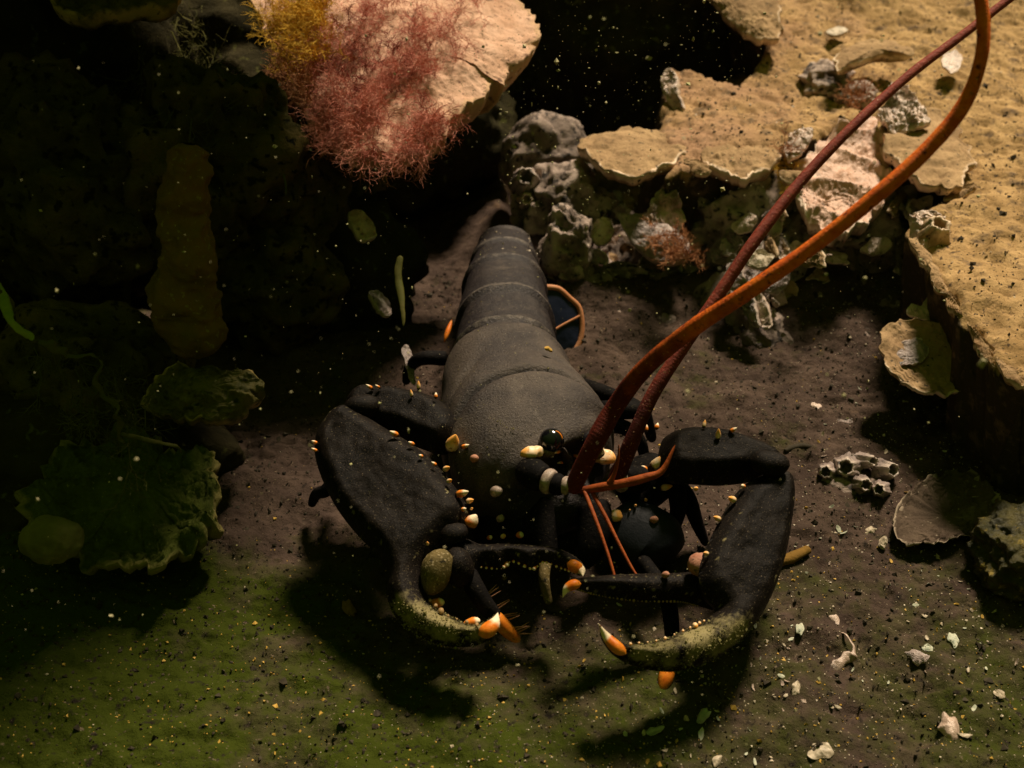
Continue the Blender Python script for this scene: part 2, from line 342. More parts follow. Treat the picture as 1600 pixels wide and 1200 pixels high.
wall = sm(.10, -.06, sd + .12 * fbm(v3(X, Y), 1.5, 2, 78))  # dark muddy rock, with the undercut's shade put into its colour
V = np.stack([X + gxx * under, Y + gyy * under, Z], -1).reshape(-1, 3)
keep = (sd > -1.5)
F = gridfaces(len(sy), len(sx), False); F = F[keep.reshape(-1)[F].all(1)]
used = np.unique(F); rm = np.full(len(V), -1); rm[used] = np.arange(len(used)); V = V[used]; F = rm[F]
pk = np.clip(.55 * sm(1500, 1100, proj(V)[0]) + .3 * fbm(V, .2, 2, 85), 0, 1)
o = mk('silt_shelf', V, F, 'silt', None, {'pink': pk, 'wall': wall.reshape(-1)[used]}); meta(o, 'tan silt lying over the raised reef shelf', None, None, 'structure')
def PS(u, v, dz=0.):
    z = ZS
    for _ in range(6): p = P(u, v, z); z = float(shelf_top(np.array(p[0]), np.array(p[1])))
    p[2] = z + dz; return p

# ------------------------------------------------------------------ dark reef on the left and behind
def rock(name, label, c, rad, amp=.18, sc=.16, seed=0, m='dark_rock', sub=6, rid=.06): return lump(name, label, 'rock', np.array(c, float), rad, m, amp, sc, rid, sub, seed)
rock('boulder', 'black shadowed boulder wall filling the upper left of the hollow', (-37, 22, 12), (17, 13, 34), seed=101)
rock('boulder', 'dark boulder behind the hollow at the top of the picture', (5, 50, 6), (15, 10, 20), seed=103)  # height and nearness shaped to throw shade into the hollow
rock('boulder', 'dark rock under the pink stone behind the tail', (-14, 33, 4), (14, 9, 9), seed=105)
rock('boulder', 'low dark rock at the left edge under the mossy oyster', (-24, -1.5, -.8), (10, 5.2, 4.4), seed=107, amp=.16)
shade_rock = rock('boulder', 'unseen dark rock added overhead to shade the lower left', (-21.5, 14.5, 34), (18, 15.5, 6.0), seed=109, amp=.10)  # added above the frame to shade the ground at lower left
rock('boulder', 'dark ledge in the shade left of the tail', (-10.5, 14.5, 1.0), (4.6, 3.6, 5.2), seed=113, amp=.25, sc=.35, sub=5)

# pink stone slab with red weed
PINK = [(430, -60), (560, -90), (700, -70), (800, -12), (842, 36), (832, 74), (800, 108), (790, 131), (772, 124), (758, 148), (728, 168), (704, 186), (690, 205), (640, 236), (560, 238), (505, 205), (452, 128), (420, 60), (400, 0)]
zP = 13.0
o = plate('stone_slab', 'pale pink stone slab jutting out with red weed on its left', 'stone', PINK, zP, (.10, -.22, .97), .9, 1.3, .10, .02, 'pink_stone', seg=240, rings=50, belly=2.6, seed=201, rimw=(.93, .995), jag=.008, lump=.25)


# ------------------------------------------------------------------ the lobster
lob = empty('lobster', (LOB[0], LOB[1], 0)); meta(lob, 'dark blue-black lobster with spread claws and long red antennae on the mud', 'lobster')
# body: dorsal pixel, dorsal height, half-width, half-height
BK = [(797, 372, 1.2, .5, .4), (793, 362, 2.6, 1.2, 1.0), (789, 355, 3.9, 1.65, 1.55), (788, 372, 4.9, 1.95, 2.0), (788, 398, 5.6, 2.3, 2.5), (790, 447, 6.2, 2.55, 2.85), (792, 496, 6.4, 2.72, 3.0),
      (797, 535, 6.75, 3.20, 3.25), (815, 578, 7.05, 3.72, 3.5), (838, 625, 7.05, 3.78, 3.45), (862, 665, 6.6, 3.25, 3.0), (882, 703, 5.9, 2.3, 2.35), (891, 730, 5.2, 1.2, 1.4), (893, 748, 4.6, .3, .35)]
D = np.array([P(a, b, c) for a, b, c, _, _ in BK]); K = np.column_stack([D, [k[3] for k in BK], [k[4] for k in BK], [k[1] for k in BK]])
nR = 230; K = cr(K, nR); seg = 96
hw, hh, vv = K[:, 3], K[:, 4], K[:, 5]; idx = np.linspace(0, len(BK) - 1, nR)
bounds = [3.05, 4.0, 5.0, 6.0, 6.35]       # abdominal plates in key index
rimline = np.zeros(nR); sc = np.ones(nR)
prev = 2.0
for b in bounds:
    i0 = (idx >= prev) & (idx < b); q = (idx[i0] - prev) / (b - prev)
    sc[i0] = .925 + .085 * q ** 1.3
    rimline = np.maximum(rimline, np.exp(-((idx - b + .05) / .035) ** 2)); prev = b
sc[idx >= 6.35] = 1.05 - .05 * sm(6.35, 7.2, idx[idx >= 6.35])
Cc = K[:, :3].copy(); Cc[:, 2] -= hh
a = np.linspace(0, 2 * math.pi, seg, endpoint=False)       # 0 = top
T = np.gradient(Cc, axis=0); T[:, 2] *= .6; T = nrm(T); side = nrm(np.cross(T, np.array([0, 0, 1.]))); upn = np.cross(side, T)
roll = np.radians(np.interp(idx, [0, 6, 8, 13], [0, 3, 7, 4]))
sx_, cz_ = np.sin(a), np.cos(a)
shp = np.where(cz_ > 0, np.abs(cz_) ** .92 * np.sign(cz_), cz_ * .82); shx = np.sign(sx_) * np.abs(sx_) ** .86
A_ = a[None] + 0 * idx[:, None]; I_ = idx[:, None] + 0 * a[None]
dev = np.where(A_ > math.pi, A_ - 2 * math.pi, A_)
gpos = 8.0 + .50 * np.abs(dev) ** 1.5
gro = np.exp(-((I_ - gpos) / .09) ** 2) * sm(2.2, 1.2, np.abs(dev))
g2 = np.exp(-((I_ - (7.3 + .9 * np.abs(dev - .3))) / .11) ** 2) * sm(.15, .5, dev) * sm(1.7, 1.0, dev) * .6
g3 = np.exp(-((I_ - (7.25 + .9 * np.abs(dev + .3))) / .11) ** 2) * sm(.15, .5, -dev) * sm(1.7, 1.0, -dev) * .6
orb = np.exp(-((I_ - 10.75) / .35) ** 2 - ((np.abs(dev) - 1.05) / .30) ** 2)   # eye sockets
mid = np.exp(-(dev / .035) ** 2) * sm(6.4, 6.6, I_) * .5
lip = sm(gpos - .02, gpos + .10, I_) * sm(gpos + .9, gpos + .12, I_)
R_ = sc[:, None] * (1 - .11 * gro - .06 * g2 - .06 * g3 - .22 * orb - .008 * mid + .03 * lip * sm(1.8, 1., np.abs(dev)))
# flattened rostrum ridge
cr_, sr_ = np.cos(roll)[:, None], np.sin(roll)[:, None]
lx = shx[None] * hw[:, None] * R_; lz = shp[None] * hh[:, None] * R_
lx, lz = lx * cr_ + lz * sr_, -lx * sr_ + lz * cr_
V = Cc[:, None] + side[:, None] * lx[..., None] + upn[:, None] * lz[..., None]
V = V + nrm(V - Cc[:, None]) * (.035 * fbm(V, 1.0, 4, 301) + .016 * fbm(V, 6, 3, 305))[..., None]
groove = np.clip(gro + .6 * (g2 + g3) + orb * .5 + sm(.8, 1.6, np.abs(dev)) * .5 + (.80 + .25 * fbm(V, .5, 3, 309)) * sm(6.45, 6.25, I_) + .6 * sm(10.2, 11.2, I_), 0, 1)  # groove, socket and face shade coloured in with dark silt; darker flanks, abdomen
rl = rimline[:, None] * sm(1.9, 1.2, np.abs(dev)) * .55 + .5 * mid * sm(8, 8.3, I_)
SURF = []
def hit(u, v, r=7):                         # nearest modelled surface behind a pixel
    best = None
    for W in SURF:
        a_, b_ = proj(W); k = (np.abs(a_ - u) < r) & (np.abs(b_ - v) < r)
        if k.any():
            t = ((W[k] - CAM) @ FWD).min()
            if best is None or t < best: best = t
    return best
SURF.append(V.reshape(-1, 3))
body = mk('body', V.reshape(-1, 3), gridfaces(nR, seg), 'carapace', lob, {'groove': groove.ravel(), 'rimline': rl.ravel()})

def spine(parent, p, d, ln=.5, r=.16, m='tip_orange', name='spine'):
    x, y, z = frame(d); Vv, Ff, t = ellipsoid(np.asarray(p) + z * ln * .25, np.array([x * r, y * r, z * ln * .75]), 10, 8)
    # sharpen towards the tip
    ax = np.asarray(p) + z * ln * .25; al = (Vv - ax) @ z / (ln * .75); k = np.where(al > 0, 1 - .55 * al, 1)
    Vv = ax + z[None] * ((Vv - ax) @ z)[:, None] + ((Vv - ax) - z[None] * ((Vv - ax) @ z)[:, None]) * k[:, None]
    return mk(name, Vv, Ff, m, parent, {'tip': sm(.45, .8, t), 'root': sm(.40, .18, t)})
def knob(parent, p, r, m, name='knob', d=(0, 0, 1), stretch=1.):
    x, y, z = frame(d); Vv, Ff, t = ellipsoid(np.asarray(p), np.array([x * r, y * r, z * r * stretch]), 14, 10)
    Vv = Vv + nrm(Vv - p) * (r * .12 * fbm(Vv, 1.2 / r, 3, int(p[0] * 50) % 97))[:, None]
    return mk(name, Vv, Ff, m, parent, {'tip': sm(.6, .95, t)})
def dust(V, N_up=.35): return None

GRAINS = []
def shield(name, pix, ref, z, n, top, bot, w, parent, m='claw_shell', res=.075, ridge_at=None, ridge_h=.05, dustf=None, keep=True, seed=0, wob=.05, fair=.0):
    """hard shell piece with a given outline: swollen in the middle, pinched to a margin"""
    n = nrm(np.array(n, float)); p0 = P(ref[0], ref[1], z); ex = nrm(np.cross(np.array([0, 1., 0]), n)); ey = np.cross(n, ex)
    o = closed(pix, 160); O = np.array([PN(a, b, p0, n) for a, b in o]) - p0; Q = np.stack([O @ ex, O @ ey], -1); poly = [tuple(q) for q in Q]
    lo, hi = Q.min(0) - .15, Q.max(0) + .15; gx_ = np.arange(lo[0], hi[0], res); gy_ = np.arange(lo[1], hi[1], res); X, Y = np.meshgrid(gx_, gy_)
    sd = np.full(X.shape, 1e9)
    for a, b in zip(Q, np.roll(Q, -1, 0)):
        ab = b - a; t = np.clip(((X - a[0]) * ab[0] + (Y - a[1]) * ab[1]) / (ab @ ab + 1e-9), 0, 1); sd = np.minimum(sd, np.hypot(X - a[0] - t * ab[0], Y - a[1] - t * ab[1]))
    ins = inpoly(X, Y, poly); sdv = np.where(ins, sd, -sd)
    keepv = sdv > -res * 1.1; gyg, gxg = np.gradient(sdv, gy_, gx_); outm = sdv < res * .4; X = np.where(outm & keepv, X - gxg * sdv, X); Y = np.where(outm & keepv, Y - gyg * sdv, Y); d = np.maximum(np.where(outm, 0, sdv), 0)
    F = gridfaces(len(gy_), len(gx_), False); F = F[keepv.reshape(-1)[F].all(1) & (sdv.reshape(-1)[F].max(1) > 0)]
    base = p0 + X[..., None] * ex + Y[..., None] * ey
    q = np.clip(d / w, 0, 1); prof = np.sin(q * math.pi / 2) ** .85
    nz = wob * fbm(base, .8, 4, seed + 1) * prof + .009 * fbm(base, 4, 3, seed + 5) * np.minimum(1, q * 4)
    rg = 0 * d
    if ridge_at: rg = np.exp(-((d - ridge_at - .05 * fbm(base, 1.5, 2, seed + 8)) / .055) ** 2) * np.clip(.45 + .9 * fbm(base, 3.5, 3, seed + 9), 0, 1.2)
    gran = np.clip(fbm(base, 9, 2, seed + 11), 0, 1) * np.exp(-(d / .22) ** 2)
    ht = top * prof + nz + ridge_h * rg + .05 * gran; hb = -bot * prof
    du = np.clip(.75 * rg * np.clip(.2 + 1.6 * fbm(base, 14, 2, seed + 15), 0, 1) + .45 * gran, 0, 1)
    pu_, pv_ = proj(base)
    if dustf is not None: du = np.clip(np.maximum(du, dustf(pu_, pv_) * sm(0, .2, d) * np.clip(.75 + .7 * fbm(base, 1.2, 3, seed + 13), 0, 1)), 0, 1)
    VT = (base + n * ht[..., None]).reshape(-1, 3); VB = (base + n * hb[..., None]).reshape(-1, 3); N0 = len(VT)
    used = np.unique(F); rm = np.full(N0, -1); rm[used] = np.arange(len(used)); k = len(used)
    V = np.vstack([VT[used], VB[used]]); F2 = np.vstack([rm[F], rm[F][:, ::-1] + k]); D = np.concatenate([du.reshape(-1)[used], 0 * du.reshape(-1)[used]])
    # close the margin
    E = np.vstack([rm[F][:, [a, (a + 1) % 4]] for a in range(4)]); key = {}
    for a, b in E: key[(a, b)] = 1
    side = [(a, b) for a, b in E if (b, a) not in key]
    F2 = np.vstack([F2, np.array([[b, a, a + k, b + k] for a, b in side])])
    SURF.append(VT[used]); ob = mk(name, V, F2, m, parent, {'dust': D})
    if dustf is not None:
        kk = np.where(dustf(*proj(VT[used])) > .4)[0]; r0 = np.random.default_rng(seed); kk = r0.choice(kk, 1500); GRAINS.append((ob, VT[used][kk] + r0.normal(0, .04, (1500, 3)) + n * .02))
    return ob
def horn(parent, keys):
    ts = [hit(k[0], k[1], 9) for k in keys]; g_ = [t for t in ts if t is not None]; t0_ = min(g_) if g_ else None; kk = []
    for k, t in zip(keys, ts): kk.append((k[0], k[1], PD(k[0], k[1], (t if t is not None else t0_) - .03)[2] if t0_ else k[2], k[3] * .78))
    V, F, C3, A3, B3, _ = limb(kk, (0, -.5, .85), 18, 14, 2., 4, 8, 1.); mk('finger_tip', V, F, 'tip_orange', parent, {'tip': np.repeat(sm(.45, .75, np.linspace(0, 1, 18)), 14)})
def teeth(parent, pts, n, r0, r1, z, m='tooth', big=()):
    for k, (u, v) in enumerate(cr(np.array(pts, float), n)):
        t = hit(u, v, 6); p = PD(u, v, t + .10) if t else P(u, v, z); knob(parent, p, random.uniform(r0, r1) * (2.2 if k in big else 1), m, 'tooth', (random.uniform(-.3, .3), -.8, .2), 1.3)
NL = (-.16, -.38, .91); NR = (.30, -.38, .87)
left = shield('claw', [(545, 634), (575, 652), (600, 668), (628, 684), (655, 702), (682, 726), (702, 750), (722, 776), (733, 802), (722, 826), (700, 846), (676, 872), (664, 900), (666, 927), (680, 951), (708, 966), (736, 977), (758, 974), (774, 962), (780, 972), (772, 994), (738, 1010), (692, 1009), (652, 993), (619, 965), (604, 930), (606, 898), (590, 868), (560, 838), (530, 800), (508, 760), (494, 720), (492, 690), (503, 662), (522, 642)],
    (615, 790), 4.2, NL, .95, 1.1, .80, lob, ridge_at=.42, dustf=lambda u, v: .75 * sm(915, 965, v), seed=331, wob=.10); left['label'] = 'broad dark crusher claw with open fingers'
right = shield('claw', [(1215, 733), (1234, 748), (1241, 775), (1238, 805), (1229, 860), (1214, 910), (1195, 952), (1170, 987), (1140, 1016), (1100, 1038), (1050, 1050), (1000, 1043), (965, 1027), (945, 1005), (937, 988), (950, 994), (966, 1003), (995, 1007), (1035, 1000), (1066, 987), (1100, 970), (1118, 952), (1104, 935), (1092, 908), (1096, 872), (1108, 845), (1125, 811), (1141, 784), (1158, 762), (1180, 748), (1200, 738)],
    (1175, 860), 3.9, NR, .90, 1.0, .72, lob, ridge_at=.40, dustf=lambda u, v: sm(955, 995, v) * sm(960, 1000, u), seed=333, wob=.10); right['label'] = 'slimmer dark cutter claw with dusty curved finger'
df = shield('movable_finger', [(690, 852), (705, 838), (730, 842), (752, 850), (797, 849), (845, 852), (880, 860), (902, 872), (912, 884), (908, 899), (893, 895), (872, 885), (848, 878), (832, 889), (816, 886), (800, 878), (782, 889), (760, 886), (745, 900), (730, 908), (708, 900)], (790, 870), 3.3, NL, .62, .6, .6, left, ridge_at=.26, seed=335, wob=.08)
dr = shield('movable_finger', [(1132, 882), (1100, 890), (1060, 895), (1010, 896), (960, 898), (925, 901), (895, 906), (880, 926), (893, 921), (922, 928), (965, 935), (1010, 940), (1060, 940), (1097, 949), (1130, 955), (1148, 940), (1150, 905)], (1030, 918), 3.0, NR, .62, .6, .6, right, ridge_at=.28, seed=337, wob=.08)
horn(left, [(748, 992, 1.5, 12), (763, 984, 1.65, 16), (773, 973, 1.8, 12), (778, 957, 1.95, 3)]); horn(left, [(886, 880, 3.0, 10), (898, 885, 2.95, 13), (908, 891, 2.9, 9), (911, 900, 2.8, 3)])
horn(right, [(978, 1022, 1.2, 10), (962, 1010, 1.4, 13), (947, 994, 1.6, 9), (935, 974, 1.8, 2)]); horn(right, [(908, 912, 2.8, 8), (895, 914, 2.75, 11), (885, 921, 2.65, 8), (879, 934, 2.5, 2)])
teeth(left, [(752, 886), (782, 888), (800, 877), (832, 888), (850, 878), (878, 888), (900, 895)], 24, .035, .075, 3.0, 'tip_orange', (5, 6, 12)); teeth(left, [(672, 938), (700, 962), (745, 976)], 7, .04, .08, 1.8, 'tooth', (2,))
teeth(right, [(900, 920), (940, 931), (1000, 939), (1060, 940), (1090, 946)], 40, .025, .06, 2.7); teeth(right, [(985, 1006), (1030, 1000), (1075, 982), (1100, 970)], 11, .03, .06, 1.6, 'spine_pale', (8,))
# arm segments (carpus and merus)
def seg_(keys, N, m='claw_shell', name='arm_segment', n=40, sg=26, ex=2.5, k0=6, k1=6, flat=.85, am=.05):
    V, F, C, A, B, fr = limb(keys, N, n, sg, ex, k0, k1, flat)
    V = V + nrm(V - np.repeat(C, sg, 0)) * (am * fbm(V, .9, 4, len(bpy.data.objects)))[:, None]
    SURF.append(V)
    return mk(name, V, F, m, lob, {'dust': np.full(len(V), .02)}), C, A, B, fr
la = shield('arm_segment', [(541, 628), (552, 613), (572, 604), (610, 607), (640, 612), (674, 620), (703, 638), (720, 664), (718, 690), (692, 709), (660, 702), (620, 686), (580, 676), (550, 662), (540, 645)], (630, 655), 5.0, NL, 1.1, 1.0, .75, lob, seed=341, wob=.1)
ra = shield('arm_segment', [(1030, 702), (1040, 682), (1072, 670), (1122, 673), (1172, 688), (1210, 705), (1224, 725), (1212, 744), (1172, 753), (1130, 758), (1085, 756), (1047, 752), (1030, 726)], (1125, 712), 5.0, (.1, -.38, .91), 1.1, 1.0, .75, lob, seed=343, wob=.1)
knob(la, P(566, 636, 5.9), .55, 'claw_shell', 'joint_condyle', (1, .1, .1), 1.5); knob(ra, P(1202, 724, 5.9), .55, 'claw_shell', 'joint_condyle', (1, -.3, .1), 1.5)
lm, *_ = seg_([(800, 760, 2.6, 40), (765, 745, 2.9, 42), (735, 725, 3.2, 40), (710, 705, 3.4, 30)], (-.2, -.5, .8), 'dark_limb')
rm_, *_ = seg_([(965, 775, 2.6, 46), (995, 760, 2.9, 44), (1025, 742, 3.4, 40), (1045, 722, 3.8, 30)], (.2, -.5, .8), 'dark_limb')
rb, *_ = seg_([(955, 805, 2.6, 40), (985, 830, 2.3, 50), (1020, 850, 2.0, 52), (1040, 880, 1.6, 34)], (.2, -.6, .7), 'blue_limb')
lb, *_ = seg_([(830, 800, 2.8, 44), (800, 822, 2.4, 46), (770, 838, 2.0, 42), (755, 850, 1.6, 26)], (-.2, -.6, .7), 'dark_limb')
lc = np.array([0, -.4, .9])
def sp_px(parent, u, v, z, r_px, d=(0, -.4, .9), st=1.6, m='spine_pale'):
    p = P(u, v, z); t = hit(u, v)
    if t is not None: p = PD(u, v, t - .02)
    r = r_px * depth(p) / FPX; r *= random.uniform(.62, .95); spine(parent, p, d, r * 1.7 * st * random.uniform(.8, 1.3), r * .85, m)
# pale orange spines along the left arm and palm
for (u, v, r, dx, dy, m) in [(643, 617, 5, -.1, .3, 'spine_pale'), (654, 605, 5, 0, .3, 'spine_pale'), (681, 620, 5, 0, .7, 'tip_orange'), (580, 606, 4, -.9, .2, 'tip_orange'), (592, 605, 3, -.9, .2, 'tip_orange'),
        (619, 679, 6, -.6, -.2, 'tip_orange'), (645, 694, 6, -.6, -.2, 'tip_orange'), (659, 713, 5, -.6, -.3, 'tip_orange'), (680, 726, 6, -.7, .1, 'tip_orange'), (696, 733, 8, .4, -.4, 'spine_pale'), (701, 752, 5, .4, -.4, 'spine_pale'),
        (718, 772, 8, .7, -.4, 'tip_orange'), (732, 783, 6, .7, -.4, 'spine_pale'), (723, 796, 6, .7, -.4, 'tip_orange'), (736, 795, 4, .5, -.4, 'spine_pale'), (668, 850, 4, 0, -.3, 'spine_pale'), (494, 692, 4, -1, .1, 'tip_orange'), (494, 704, 4, -1, .1, 'tip_orange')]:
    sp_px(la, u, v, 5.4 if v < 700 else 5.2, r, (dx, dy, .6), 1.3, m)
for (u, v, r, dx, dy, m) in [(1100, 665, 6, .2, .6, 'spine_pale'), (1122, 682, 6, 0, .1, 'spine_pale'), (1143, 673, 5, .9, .1, 'tip_orange'), (1192, 735, 5, .8, -.4, 'tip_orange'), (1162, 760, 6, -.4, -.5, 'tip_orange'), (1146, 781, 7, -.6, -.3, 'spine_pale'),
        (1123, 811, 7, -.6, -.3, 'spine_pale'), (1105, 865, 5, -.8, -.3, 'spine_pale'), (1087, 764, 7, .1, -.5, 'spine_pale'), (1037, 762, 7, .8, -.4, 'spine_pale'), (1009, 781, 5, 0, -.6, 'spine_pale'), (993, 790, 3, 0, -.6, 'spine_pale'), (984, 797, 3, 0, -.6, 'spine_pale'),
        (1026, 668, 7, .3, .8, 'tip_orange'), (1010, 671, 4, 0, .6, 'tip_orange')]:
    sp_px(ra, u, v, 5.2 if v < 820 else 4.6, r, (dx, dy, .6), 1.3, m)
# big cream hinge spines
for par, u, v, z, r, d, st, m in [(la, 706, 697, 5.0, 17, (.25, -.1, .9), .9, 'spine_pale'), (la, 724, 698, 5.0, 6, (.8, -.2, .5), 1.2, 'tip_orange'), (la, 735, 818, 4.5, 15, (.5, .2, .8), .9, 'tip_orange'), (la, 704, 829, 4.8, 5, (0, -.3, .8), 1.2, 'tip_orange'),
        (ra, 1022, 727, 5.0, 13, (.8, .4, .6), 1.5, 'spine_pale'), (ra, 1008, 733, 5.0, 8, (-.6, -.2, .6), 1.2, 'tip_orange')]:
    sp_px(par, u, v, z, r, d, st, m)
knob(left, P(682, 893, 3.6), .62, 'membrane', 'joint_membrane', UPV + np.array([.35, 0, 0]), 1.55)
knob(left, P(716, 886, 3.5), .62, 'claw_shell', 'joint_condyle', UPV, 1.3)
knob(left, P(708, 834, 4.2), .45, 'claw_shell', 'joint_condyle', (1, 0, .3), 1.4)
knob(right, P(1098, 884, 3.8), .5, 'pink_joint', 'joint_membrane', (1, 0, -.5), 1.25)
knob(right, P(1128, 930, 3.5), .40, 'membrane', 'joint_membrane', UPV, 1.9)
for u, v, z, r in [(681, 943, 2.5, .2), (737, 973, 2.0, .2)]: knob(left, P(u, v, z), r, 'tip_orange', 'tooth', (1, .2, .2), 1.7)
# head: eyes, scales, feelers
def eye(u, v, z, s):
    t = hit(u, v, 10); c0 = PD(u, v, t - .12) if t else P(u, v, z); z = c0[2]
    e = mk('eye', *ellipsoid(P(u, v, z), np.eye(3) * .52, 20, 14)[:2], 'eye_black', lob)
    V, F, C, A, B, fr = limb([(u - 10 * s, v + 26, z - .55, 12), (u - 5 * s, v + 14, z - .3, 13), (u, v + 6, z - .1, 12)], (0, -.5, .8), 12, 14, 2, 3, 3); mk('eye_stalk', V, F, 'membrane', e)
    t = np.linspace(.1, 1.25, 18); c = P(u, v, z); Rr = .53; cx = np.array([1., 0, 0])
    C = c + Rr * (np.cos(t)[:, None] * cx * .80 + np.sin(t)[:, None] * UPV * .80 - FWD * .58)
    V, F, _ = loft(C, roundcap(np.full(18, .035), 5, 5), roundcap(np.full(18, .03), 5, 5), -FWD, 8); mk('eye_glint', V, F, 'tip_orange', e, {'tip': np.zeros(len(V))})  # orange crescent drawn as the reflection on the eye
rk = []
for u_, v_, w_, up_ in [(880, 700, 5, .0), (884, 712, 9, .08), (888, 725, 9, .2), (891, 740, 6, .4), (893, 754, 2, .7)]:
    t_ = hit(u_, v_, 9); rk.append((u_, v_, PD(u_, v_, (t_ if t_ else 51.) - up_)[2], w_))
V, F, C, A, B, fr = limb(rk, (0, -.4, .9), 40, 16, 1.7, 5, 4, .8); V = V + nrm(V - np.repeat(C, 16, 0)) * (.04 * fbm(V, 2.5, 3, 61))[:, None]
ro = mk('rostrum', V, F, 'carapace', lob, {'groove': np.full(len(V), .45), 'rimline': np.zeros(len(V))})
for u_, v_, dx in [(873, 706, -1), (879, 722, -1), (898, 712, 1), (899, 726, 1)]:
    t_ = hit(u_, v_, 9); spine(ro, PD(u_, v_, (t_ or 51.) - .12), (dx * .8, -.6, .3), .32, .07, 'tip_orange')
# dusty bristle rows and grooves on the head shield
for pts_ in ([(905, 668), (912, 688), (918, 706)], [(770, 655), (792, 668), (812, 672)]):
    for u_, v_ in cr(np.array(pts_, float), 9):
        t_ = hit(u_ + random.uniform(-3, 3), v_, 8)
        if t_: knob(body, PD(u_ + random.uniform(-3, 3), v_, t_ - .005), random.uniform(.012, .028), 'finger_dust', 'bristle', (0, -.5, .8), 1.6)
eye(862, 688, 5.75, 1); eye(926, 692, 5.75, -1)
def scale_(u, v, z, s):
    t = hit(u, v, 10); z = PD(u, v, t - .25)[2] if t else z
    V, F, C, A, B, fr = limb([(u - 19 * s, v + 6, z - .15, 6), (u - 9 * s, v, z, 10), (u + 6 * s, v - 2, z, 11), (u + 16 * s, v + 4, z - .1, 5)], (0, -.4, .9), 16, 14, 2.4, 4, 4)
    V = V + np.stack([.07 * fbm(V, 2.2, 3, 17 + i) for i in range(3)], -1)
    mk('antenna_scale', V, F, 'spine_pale', lob, {'tip': np.repeat(sm(.6, .1, np.linspace(0, 1, 16)), 14)})
scale_(832, 708, 5.3, 1); scale_(944, 716, 5.3, -1)
def tube(keys, N, m, name, parent=lob, n=60, sg=12, k0=3, k1=3, attrs=None, am=0):
    V, F, C, A, B, fr = limb(keys, N, n, sg, 2., k0, k1, 1.)
    if am: V = V + nrm(V - np.repeat(C, sg, 0)) * (am * fbm(V, 3, 2, 5))[:, None]
    return mk(name, V, F, m, parent, {k: np.repeat(f(np.linspace(0, 1, n)), sg) for k, f in (attrs or {}).items()})
# stalks of the antennae: dark rings
def feeler(keys, m, name, n=120, sg=12, base=(.42, .0)):  # (u, v, camera depth, half width px)
    C = np.array([PD(k[0], k[1], k[2]) for k in keys]); R = np.array([k[3] * k[2] / FPX for k in keys])
    K = cr(np.column_stack([C, R]), n); t = np.linspace(0, 1, n)
    A = K[:, 3] * (1 + .022 * ((np.arange(n) % 3) == 0) + .05 * fbm(K[:, :3], 1.2, 3, 7)); A = roundcap(A, 2, 2)
    V, F, _ = loft(K[:, :3], A, A, (0, -.6, .8), sg, 2.)
    return mk(name, V, F, m, lob, {'base': np.repeat(sm(base[0], base[1], t), sg)})
t0 = (hit(840, 745, 12) or 51.0); t1 = (hit(975, 745, 14) or 51.0); print('face depth', t0, t1)
for ks, m in [([(815, 733, t0, 20), (832, 740, t0 - .5, 25), (846, 747, t0 - .8, 22), (852, 750, t0 - .9, 17)], 'dark_limb'), ([(848, 749, t0 - .8, 17), (857, 752, t0 - .9, 20), (865, 755, t0 - 1, 17)], 'ring_white'), ([(862, 754, t0 - .9, 15), (872, 757, t0 - 1, 17), (882, 758, t0 - 1.1, 14)], 'dark_limb'), ([(880, 757, t0 - 1, 13), (886, 759, t0 - 1.1, 15), (892, 762, t0 - 1.1, 13)], 'ring_white'),
              ([(1008, 746, t1 - .2, 18), (990, 750, t1 - .6, 22), (974, 752, t1 - .8, 17)], 'dark_limb'), ([(978, 751, t1 - .7, 14), (970, 752, t1 - .8, 17), (962, 753, t1 - .9, 14)], 'ring_white')]:
    feeler(ks, m, 'antenna_stalk', 16, 18)
feeler([(893, 766, t0 - 1.1, 14), (925, 700, t0 - 2.2, 15), (965, 630, 48, 15), (1010, 573, 46.5, 14), (1080, 515, 45, 13.5), (1170, 455, 43.5, 13), (1270, 385, 42.5, 12.5), (1370, 305, 41.5, 12.5), (1450, 232, 41, 12), (1505, 165, 40.5, 11.5), (1532, 95, 40, 11), (1536, 30, 39.8, 10.5), (1522, -60, 39.5, 10)], 'antenna_near', 'antenna', 520, base=(.55, .08))
feeler([(962, 752, t1 - .8, 13), (985, 695, min(51.2, t1 - 1), 12.5), (1018, 620, 51, 11), (1062, 550, 51, 10.5), (1120, 465, 51, 10), (1180, 375, 51, 9.5), (1250, 285, 51.5, 9), (1330, 200, 52, 8), (1420, 118, 53, 7.5), (1510, 50, 54, 7), (1620, -35, 55, 6.5)], 'antenna_far', 'antenna', 520, base=(.5, .0))
feeler([(903, 768, 50.6, 6), (935, 762, 50.2, 7), (975, 755, 49.8, 7.5), (1010, 746, 49.6, 7), (1035, 735, 49.5, 5), (1055, 695, 49.5, 1.5)], 'feeler_red', 'antennule', 40, base=(.5, -.3))
feeler([(950, 758, 50, 5), (960, 740, 49.8, 3.5), (966, 715, 49.6, 2), (967, 694, 49.5, 1)], 'feeler_red', 'antennule', 30, base=(-1, -2))
feeler([(912, 765, 50.4, 3.5), (930, 810, 49.6, 3.2), (948, 860, 49, 2.7), (960, 900, 48.6, 2.2), (968, 932, 48.3, 1.3)], 'feeler_red', 'antennule', 60, base=(.5, -.5))
feeler([(924, 766, 50.4, 3.5), (945, 805, 49.7, 3.2), (970, 855, 49.1, 2.7), (992, 895, 48.7, 2.2), (1016, 923, 48.4, 1.3)], 'feeler_red', 'antennule', 60, base=(.5, -.5))
